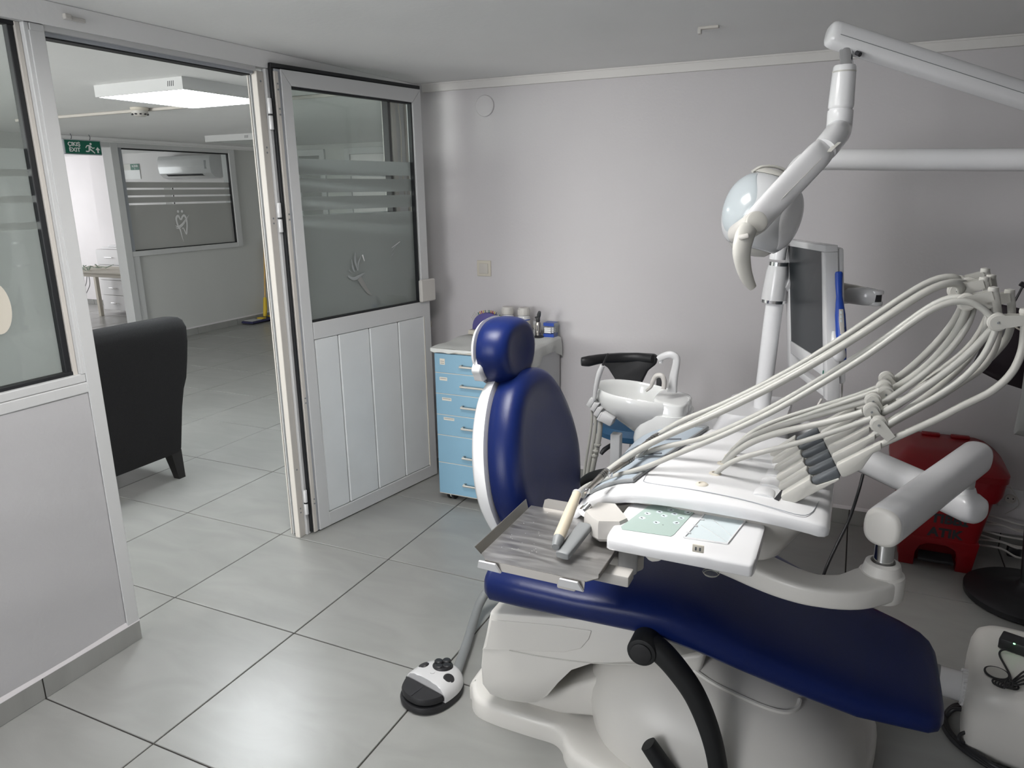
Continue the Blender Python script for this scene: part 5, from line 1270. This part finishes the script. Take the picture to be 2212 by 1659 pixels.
def LP(px, py, d=1.98): return dep(px, py, d)
sv = LP(1825, 141, 1.95); G().cyl(sv+Vector((.006, 0, -.01)), bo0+bd*.034-bu_*.024, .0165, seg=24).out('chrome_stem', M_chrome, lamp)
G().lathe([(0, 0), (.026, 0), (.0285, -.005), (.0295, -.016), (.0325, -.100), (.0322, -.106), (.0295, -.109), (.0295, -.114), (0, -.114)], sv, (0, 0, 1), 44).out('upper_sleeve', M_enamel, lamp, ang=40)
G().lathe([(.0298, -.0145), (.0303, -.0165), (.0299, -.0185)], sv, (0, 0, 1), 44).out('sleeve_ring', M_greyl, lamp)
sw_ = sv+Vector((0, 0, -.113))
G().tube([LP(1858, 118, 1.93), LP(1850, 114, 1.94)], .006, seg=12, n=1).out('slot_end', M_ink, lamp)
G().tube([sw_, sw_+Vector((0, 0, -.006)), sw_+Vector((0, 0, -.05)), LP(1804, 294, 1.935), LP(1788, 314, 1.91), LP(1780, 324, 1.90)], [.0315, .0328, .0328, .0325, .0325, .031], seg=36, n=4).out('elbow', M_enamel, lamp, ang=50)
G().tube([LP(1790, 328, 1.865), LP(1800, 318, 1.868), LP(1811, 308, 1.875)], .0085, seg=4, n=1, sc=(1, .12)).out('elbow_label', M_greyl, lamp, False)
G().tube([LP(1780, 322, 1.90), LP(1765, 338, 1.88), LP(1720, 385, 1.86), (LP(1670, 438, 1.83)), LP(1628, 484, 1.80)], [.030, .034, .0345, .033, .031], seg=36, n=4, sc=(1, .55), sq=3, upv=FW).out('lamp_arm', M_enamel, lamp, ang=50)
G().tube([LP(1775, 342, 1.850), LP(1710, 408, 1.826), LP(1650, 470, 1.80)], .0008, seg=6, n=1).out('arm_seam', M_greyl, lamp)
pvt = LP(1622, 488, 1.80)
G().cyl(pvt-FW*.035, pvt+FW*.10, .0285, seg=36, bev=.004).out('pivot', M_white2, lamp)
G().cyl(pvt-FW*.050, pvt-FW*.030, .0262, seg=36, bev=.006).out('pivot_cover', M_greyl, lamp)
G().tube([LP(1618, 492, 1.74), LP(1608, 512, 1.73), LP(1602, 545, 1.73), LP(1607, 580, 1.74), LP(1616, 605, 1.75), LP(1627, 622, 1.76)], [.021, .0235, .022, .018, .0145, .009], seg=28, n=5, sc=(1, .6), upv=FW).out('lamp_handle', M_greyl, lamp)
G().box(LP(1607, 511, 1.712), (.024, .008, .012), .004, Matrix.Rotation(-.25, 3, 'Y')).out('switch_button', M_white2, lamp)
# head: egg-shaped housing, face turned away and down
hc = dep(1645, 462, 2.00)
ax_ = (Vector((.25, .1, .97))).normalized()
e1 = (RT-ax_*RT.dot(ax_)).normalized(); e2 = ax_.cross(e1)
def headring(h, rx, ry=None): ry = ry or rx; return [hc+ax_*h+e1*(rx*math.cos(a))+e2*(ry*math.sin(a)) for a in [2*PI*q/56 for q in range(56)]]
G().loft([headring(.110*math.copysign(abs(math.cos(t_))**.9, math.cos(t_)), .103*math.sin(t_)**.8) for t_ in [.06+(2.55-.06)*k/22 for k in range(23)]]).out('lamp_housing', mat('lamp_white', (.50, .51, .52), .2, coat=.3), lamp, ang=60)
G().loft([headring(-.0935, .0600), headring(-.108, .045), headring(-.114, .02), headring(-.115, .002)]).out('lamp_face', M_greyl, lamp, ang=60)
G().loft([headring(.1005, .058), headring(.108, .050), headring(.1165, .035), headring(.119, .005)]).out('top_cap', M_greyl, lamp, ang=60)
for sgn in (1,):
    pts = [hc+ax_*(.098+.028*math.sin(PI*k/8)**.6)+e1*(-.062+.124*k/8)-e2*.0 for k in range(9)]
    G().tube(pts, .006, seg=10, sc=(1.3, .7)).out('top_handle', M_greyl, lamp)
q = hc+ax_*.115+e1*.052-FW*.02; G().lathe([(0, .012), (.008, .010), (.012, .002), (.012, -.006)], q, ax_, 18).out('top_knob', M_butn, lamp)
def seamring(t0, t1, ph, tilt):
    P_ = []
    for k in range(13):
        a = t0+(t1-t0)*k/12; h = .085-.17*k/12; r = .102*math.sqrt(max(.05, 1-(h/.125)**2))+.0008
        a2 = ph+tilt*k/12; P_.append(hc+ax_*h+e1*(r*math.cos(a2))+e2*(r*math.sin(a2)))
    return P_

# ---------------------------------------------------------------- monitor
mon = thing('monitor', 'white framed monitor with a blank dark screen beside the lamp pole', 'monitor', dep(1745, 680, 2.2))
dL, dR = 2.47, 2.04
fTL, fTR, fBR, fBL = dep(1697, 517, dL), dep(1786, 530, dR), dep(1790, 866, dR), dep(1704, 797, dL)
mu = ((fTR-fTL)).normalized(); mv = (fTL-fBL).normalized(); mn = mu.cross(mv).normalized()
if mn.dot(fBL*.5+fTR*.5-CAM) > 0: mn = -mn
W_ = (fTR-fTL).length; Hh = (fTL-fBL).length
def MP(u, v, n_=0): return fBL+(fBR-fBL)*u+((fTL+(fTR-fTL)*u)-(fBL+(fBR-fBL)*u))*v+mn*n_
def mslab(name, pts, n0, n1, m, bev=.002, smooth=True): return G().slab([MP(a, b, n0) for a, b in pts], mn*(n1-n0), bev, 2).out(name, m, mon, smooth, ang=35)
mslab('frame_bar', [(0, .955), (1, .955), (1, 1), (0, 1)], -.03, .004, M_white)
mslab('frame_bar', [(0, .0), (.10, .0), (.10, .955), (0, .955)], -.03, .004, M_white)
mslab('frame_bar', [(.915, .0), (1, .0), (1, .955), (.915, .955)], -.03, .004, M_white)
mslab('frame_bar', [(.10, .14), (.915, .14), (.915, .235), (.10, .235)], -.03, .004, M_white)
mslab('lower_handle', [(.10, .0), (.915, .0), (.915, .05), (.10, .05)], -.026, .0, M_white)
mslab('back_shell', [(.02, .10), (.98, .10), (.98, .98), (.02, .98)], -.05, -.028, M_white, .008)
mslab('screen', [(.09, .225), (.925, .225), (.925, .965), (.09, .965)], -.01, .001, M_screen, 0, False)
p = MP(.93, .17, .0045); G().box(p, (.004, .004, .01), .001).out('frame_mark', M_green, mon, False)
G().tube([MP(.02, .6, -.045), PO(1695, 612)], [.022, .022], seg=24, n=1).out('mount_arm', M_white, mon)
mb = thing('swivel_bracket', 'white double-jointed bracket sticking out behind the monitor', 'bracket', dep(1870, 640, 2.15))
G().tube([dep(1800, 640, 2.25), dep(1826, 637, 2.2), dep(1850, 636, 2.16)], [.022, .030, .028], seg=24, n=2, sc=(1, .9)).out('bracket_arm', M_white, mb)
G().tube([dep(1838, 638, 2.17), dep(1868, 640, 2.13), dep(1888, 642, 2.12)], [.024, .026, .024], seg=24, n=2, sq=3, upv=(0, 0, 1)).out('bracket_body', M_white, mb)
G().tube([dep(1822, 620, 2.18), dep(1870, 628, 2.14)], [.012, .010], seg=16, n=1, sq=4).out('bracket_cover', M_white2, mb)
jb = dep(1884, 643, 2.12)
for z_ in (-.016, .016): G().cyl(jb+Vector((.008, 0, z_-.006)), jb+Vector((.008, 0, z_+.006)), .021, seg=28, bev=.003).out('joint_disc', M_white, mb)
G().cyl(jb+Vector((.008, 0, -.011)), jb+Vector((.008, 0, .011)), .017, seg=24).out('joint_core', M_black, mb)
# intraoral camera
ic = thing('intraoral_camera', 'blue intraoral camera with white keypad clipped to the monitor side', 'camera', dep(1814, 760, 2.02))
CD = 2.02
G().tube([dep(1812, 587, CD), dep(1812, 592, CD), dep(1812, 615, CD), dep(1813, 640, CD), dep(1815, 680, CD), dep(1817, 720, CD), dep(1818, 750, CD), dep(1821, 778, CD)], [.0075, .0105, .0095, .0085, .014, .0145, .0125, .009], seg=20, n=4, sc=(1, .8), upv=FW).out('camera_body', M_royal, ic)
G().tube([dep(1817, 668, CD-.012), dep(1818, 695, CD-.0125), dep(1820, 722, CD-.012)], [.006, .007, .006], seg=16, n=3, sc=(1, .25), sq=3, upv=FW).out('keypad', M_white2, ic)
for v in (675, 684, 693): G().tube([dep(1817, v-3, CD-.0145), dep(1817.5, v+3, CD-.0145)], .003, seg=10, n=1, sc=(1, .2), upv=FW).out('key', M_butn, ic)
tp_ = dep(1823.5, 706, CD-.0150)
text('lettering', 'CAMERA', .0085, tp_, dep(1825, 726, CD-.015)-tp_, RT, M_ink, ic, 0, .0002)
G().tube([dep(1804, 715, CD+.01), dep(1806, 735, CD+.01), dep(1811, 755, CD), dep(1814, 772, CD), dep(1816, 780, CD)], [.008, .015, .019, .018, .010], seg=18, n=3, sc=(1, .7), upv=FW).out('camera_cradle', M_white, ic)
hose([(1821, 780), (1820, 805), (1819, 840), (1816, 880), (1812, 930)], 1.12, 1.2, .0028, m=M_white2, par=ic, name='camera_cable')
mc = G().tube([dep(1775, 862, 2.1), dep(1765, 878, 2.1), dep(1755, 888, 2.12), dep(1752, 893, 2.12), dep(1760, 892, 2.12)], .0035, seg=8).out('white_cable', M_white2, None); props(mc, 'short white cable hanging below the monitor', 'cable')
mc = G().tube([dep(1803, 852, 2.1), dep(1810, 880, 2.1), dep(1822, 940, 2.1), dep(1828, 980, 2.1)], .0065, seg=10).out('black_hose', M_black, None); props(mc, 'thick black cable running down from the monitor', 'cable')

# ---------------------------------------------------------------- red clinical waste bin
bn = thing('waste_bin', 'red pedal bin for medical waste against the back wall', 'bin', (2.13, 2.17, 0))
def BX(z, x0, x1, y0, y1, p=8): return [(a, b, z) for a, b in superell((x0+x1)/2, (y0+y1)/2, (x1-x0)/2, (y1-y0)/2, p, 48)]
G().loft([BX(.135, 1.985, 2.275, 2.03, 2.31), BX(.33, 1.955, 2.305, 2.01, 2.325), BX(.42, 1.945, 2.318, 2.0, 2.33)]).out('bin_body', M_red, bn, ang=40)
arch = [(2.0, 0), (2.055, 0), (2.055, .06), (2.066, .095), (2.095, .112), (2.165, .112), (2.195, .095), (2.205, .06), (2.205, 0), (2.262, 0), (2.276, .14), (1.985, .14)]
G().slab([(a, 2.045-.12*b, b) for a, b in arch], (0, .04, 0), .004).out('bin_front', M_red, bn, ang=30)
G().loft([BX(0, 2.0, 2.262, 2.11, 2.30), BX(.135, 1.987, 2.273, 2.09, 2.31)]).out('bin_foot', M_red, bn, ang=40)
G().slab([(2.001, 2.05, 0), (2.012, 2.05, 0), (2.0, 2.05, .136), (1.988, 2.05, .136)], (0, .08, 0)).slab([(2.25, 2.05, 0), (2.261, 2.05, 0), (2.274, 2.05, .136), (2.262, 2.05, .136)], (0, .08, 0)).out('bin_side', M_red, bn, False)
G().slab([(2.065, 2.02, .035), (2.197, 2.02, .035), (2.19, 2.075, .05), (2.07, 2.075, .05)], (0, 0, .012), .003).out('pedal', M_black, bn)
g = G(); g.loft([BX(.33, 1.945, 2.316, 2.0, 2.33), BX(.36, 1.935, 2.33, 1.99, 2.335), BX(.425, 1.93, 2.335, 1.985, 2.337), BX(.43, 1.935, 2.33, 1.99, 2.333)]); g.out('waste_bag', M_redb, bn, ang=50)
G().loft([BX(.42, 1.925, 2.34, 1.98, 2.34), BX(.445, 1.925, 2.34, 1.98, 2.34), BX(.47, 1.95, 2.315, 2.01, 2.335), BX(.492, 1.985, 2.28, 2.09, 2.332), BX(.497, 2.0, 2.26, 2.12, 2.33)]).out('bin_lid', M_red, bn, ang=40)
for a in (2.08, 2.19): G().box((a, 2.30, .502), (.07, .03, .012), .004).out('lid_hinge', M_red, bn)
yT = 2.0325
text('lettering', 'TIBBİ', .055, (2.092, yT-.012, .215), (1, 0, 0), (0, -.13, 1), M_ink, bn, .0022)
text('lettering', 'ATIK', .055, (2.090, yT-.004, .152), (1, 0, 0), (0, -.13, 1), M_ink, bn, .0022)
# loose cables by the bin
cbx = thing('cable_bundle', 'bundle of loose white cables with a black plug right of the red bin', 'cables', (2.42, 2.25, 0))
random.seed(4)
for k in range(7):
    a = .17-.02*k; G().tube([(2.30, 2.30-.01*k, a), (2.38, 2.28-.012*k, a+random.uniform(-.01, .02)), (2.45, 2.27-.012*k, a+random.uniform(-.015, .01)), (2.56, 2.28, a+random.uniform(-.03, .02))], .0045, seg=8).out('cable', M_white2, cbx)
G().tube([(2.40, 2.335, .17), (2.44, 2.32, .23), (2.40, 2.33, .30)], .0018, seg=6).out('thin_wire', M_greyl, cbx)
G().box((2.43, 2.22, .055), (.05, .035, .045), .008).out('black_plug', M_black, cbx)
# ---------------------------------------------------------------- coat stand with bags
cs = thing('coat_stand', 'black coat stand with round base at the right edge', 'coat stand', (2.42, 1.93, 0))
cc = Vector((2.425, 1.895, 0))
G().lathe([(0, 0), (.185, 0), (.205, .008), (.207, .03), (.19, .042), (.10, .052), (.045, .066), (.03, .085), (0, .09)], cc, (0, 0, 1), 56).out('stand_base', M_black, cs)
ct = Vector((2.30, 1.93, 1.62))
G().tube([cc+Vector((0, 0, .05)), ct], .024, seg=24, n=1).out('stand_pole', M_gun, cs)
G().tube([at(2183, 668, Y_, 1.90), at(2198, 640, Y_, 1.90), at(2216, 606, Y_, 1.90), at(2228, 590, Y_, 1.93)], .004, seg=8).out('hook_wire', M_black, cs)
G().tube([at(2204, 612, Y_, 1.90), at(2216, 618, Y_, 1.90), at(2240, 622, Y_, 1.9)], .009, seg=10).out('hook', M_black, cs)
bg = thing('black_bag', 'glossy black bag hanging from the coat stand', 'bag', at(2170, 780, Y_, 1.85))
bp = [(2098, 793), (2128, 730), (2146, 680), (2158, 656), (2212, 668), (2290, 690), (2290, 880), (2212, 842), (2160, 825)]
bw = [at(a, b, Y_, 1.84) for a, b in bp]; bcn = sum(bw, Vector())/len(bw)
g = G(); g.loft([[bcn+(p-bcn)*k+Vector((0, o, 0)) for p in bw] for k, o in ((.2, -.03), (.7, -.024), (.93, -.008), (1, .0), (.95, .02), (.6, .04), (.2, .045))]); g.out('bag_body', M_bag, bg, ang=50)
G().tube([at(2192, 705, Y_, 1.79), at(2203, 712, Y_, 1.79), at(2214, 712, Y_, 1.79)], .003, seg=8).out('buckle', M_cream, bg)
wg = thing('white_bag', 'crumpled white plastic bag below the black bag', 'bag', at(2212, 900, Y_, 1.75))
wp = [(2190, 938), (2197, 905), (2206, 860), (2214, 800), (2290, 800), (2290, 955), (2212, 943)]
bw = [at(a, b, Y_, 1.72) for a, b in wp]; bcn = sum(bw, Vector())/len(bw)
g = G(); g.loft([[bcn+(p-bcn)*k+Vector((0, o, 0)) for p in bw] for k, o in ((.2, -.03), (.7, -.02), (.95, -.008), (1, .0), (.95, .02), (.3, .03))]); g.out('bag_body', M_bagw, wg, ang=50)

# ---------------------------------------------------------------- suction machine on the floor
sm = thing('suction_machine', 'white rounded floor machine with hose port at the lower right', 'machine', (2.34, 1.1, 0))
rot_ = Matrix.Rotation(-.12, 3, 'Z'); mc_ = Vector((2.365, 1.075, 0))
def SM(a, b, z): return mc_+rot_ @ Vector((a, b, z))
def smring(z, k=1, p=7): return [SM(a, b, z) for a, b in superell(0, 0, .235*k, .205*k, p, 56)]
G().loft([smring(.004, .97), smring(.02, 1), smring(.12, 1.0), smring(.17, .985), smring(.198, .95), smring(.214, .88), smring(.219, .78), smring(.22, .5)]).out('machine_case', M_base, sm, ang=60)
G().lathe([(0, .003), (.031, .003), (.031, 0), (0, 0)], at(2153, 1455, Z_, .2205), (0, 0, 1), 32, ).out('badge_rim', M_black, sm)
G().lathe([(0, .0008), (.026, .0008), (.026, 0), (0, 0)], at(2153, 1455, Z_, .2205)+Vector((0, 0, .003)), (0, 0, 1), 32).out('badge', M_greyl, sm)
hp0 = at(2092, 1487, Z_, .11); hd_ = Vector((-1, .12, 0)).normalized()
G().cyl(hp0+Vector((.06, 0, 0)), hp0-Vector((-.0, 0, 0))+hd_*.005, .050, seg=36).out('port_flange', M_white2, sm)
g = G(); g.cyl(hp0+hd_*.002, hp0+hd_*.02, .049, seg=36)
for k in range(24):
    a = 2*PI*k/24; g.box(hp0+hd_*.011+Vector((0, .049*math.cos(a), .049*math.sin(a))), (.016, .006, .006), .001, Matrix.Rotation(0, 3, 'X'))
g.out('port_ring', M_white, sm, ang=30)
G().cyl(hp0+hd_*.02, hp0+hd_*.075, .043, seg=36).out('port_sleeve', M_white, sm)
G().cyl(hp0+hd_*.074, hp0+hd_*.10, .045, seg=36, bev=.004).cyl(hp0+hd_*.095, hp0+hd_*.20, .038, seg=32).out('grey_hose_end', M_greym, sm)
pa_ = thing('power_adapter', 'black power adapter with a green light lying on the white machine', 'adapter', at(2200, 1400, Z_, .245))
ac_ = at(2213, 1398, Z_, .238)
G().box(ac_, (.12, .055, .033), .004, Matrix.Rotation(-.35, 3, 'Z')).out('adapter_body', M_black, pa_)
G().lathe([(0, .001), (.003, .001), (.003, 0)], at(2191, 1391, Z_, .2552), (0, 0, 1), 12).out('led', M_green2, pa_)
cz = .2245
def Cn(px, py, z=cz): return at(px, py, Z_, z)
G().tube([Cn(2178, 1403, .235), Cn(2168, 1403, .233), Cn(2160, 1408), Cn(2160, 1418), Cn(2172, 1440), Cn(2180, 1455), Cn(2184, 1470)], .0028, seg=8).out('adapter_cable', M_black, pa_)
for k in range(5):
    c0 = Cn(2172, 1478, cz+.004*k); g = G()
    pts = [c0+Vector((.030*math.cos(a)-.006*k*math.cos(a), .018*math.sin(a+.3*k), .0015*math.sin(3*a))) for a in [2*PI*q/14 for q in range(15)]]
    g.tube(pts, .0026, seg=7, n=3); g.out('cable_loop', M_black, pa_)
for k in range(4): G().tube([Cn(2184, 1474+2*k, cz+.004), Cn(2198, 1462+6*k, cz+.01), Cn(2214, 1450+9*k, cz+.006), Cn(2240, 1446+10*k, cz+.004)], .0026, seg=7).out('cable_strand', M_black, pa_)
bcb = thing('floor_cables', 'thick black power cables curling on the floor in front of the white machine', 'cables', (2.0, .95, 0))
for k in range(3):
    o = k*4
    G().tube([at(2094, 1520+o*2, Z_, .03+.012*k), at(2062, 1524+o, Z_, .012+.01*k), at(2044, 1540+o, Z_, .01), at(2036+o, 1562, Z_, .01), at(2050+o*.5, 1590-o, Z_, .01), at(2075, 1615-o*1.2, Z_, .01), at(2110, 1640-o*1.5, Z_, .01+.008*k), at(2160, 1668-o, Z_, .01+.008*k), at(2240, 1690-o, Z_, .01)], .0065, seg=10).out('power_cable', M_black, bcb)
G().tube([at(2082, 1605, Z_, .02), at(2072, 1597, Z_, .03), at(2075, 1586, Z_, .04), at(2092, 1580, Z_, .05)], .005, seg=8).out('short_cable', M_black, bcb)

# small coiled cords behind the holders
for (px, py, nm) in ((1768, 948, 0), (1838, 925, 1)):
    c = at(px, py, Y_, .86); g = G()
    ax = Vector((0, 0, 1)) if nm == 0 else Vector((.8, 0, .6)).normalized(); u1 = Vector((0, 1, 0)); u2 = ax.cross(u1)
    g.tube([c+ax*(.0034*k/8*1.0)+u1*(.010*math.cos(2*PI*k/8))+u2*(.010*math.sin(2*PI*k/8)) for k in range(57)], .0026, seg=7, n=1)
    g.out('coiled_cord', M_enamel, du)

# coloured side lobe and lower rim of the lamp head
def lobe(a0, a1, t0, t1, off, nm, mm, pinch=.8):
    g = G()
    def fn(u, v):
        t_ = t0+(t1-t0)*v; mid = (a0+a1)/2; hw = (a1-a0)/2*(1-pinch*abs(2*v-1)**1.6); a = mid+hw*(2*u-1)
        h = .110*math.copysign(abs(math.cos(t_))**.9, math.cos(t_)); r = .103*math.sin(t_)**.8
        ed = off*(1-max(abs(2*u-1), abs(2*v-1))**8)
        return hc+ax_*h*(1+ed)+e1*(r*(1+ed)*math.cos(a))+e2*(r*(1+ed)*math.sin(a))
    g.grid(fn, 24, 24); g.out(nm, mm, lamp, ang=70)
lobe(PI*.90, PI*1.32, .55, 2.2, .02, 'side_lobe', mat('lamp_lobe', (.40, .44, .46), .2, coat=.3))
lobe(PI*1.55, PI*1.98, .75, 2.35, .015, 'side_lobe', M_enamel)

G().slab([at(a, b, Y_, .20) for a, b in ((1368, 1176), (1400, 1211), (1408, 1215), (1422, 1214), (1440, 1204), (1476, 1188), (1470, 1176))], (0, .10, 0), .006).out('arm_gusset', M_base, du)
for q0, q1 in (((1540, 1122), (1583, 1160)), ((1514, 1134), (1572, 1172))):
    G().tube([Pn(*q0, .0012), Pn(*q1, .0012)], .0005, seg=5, n=1).out('film_line', M_white, du)
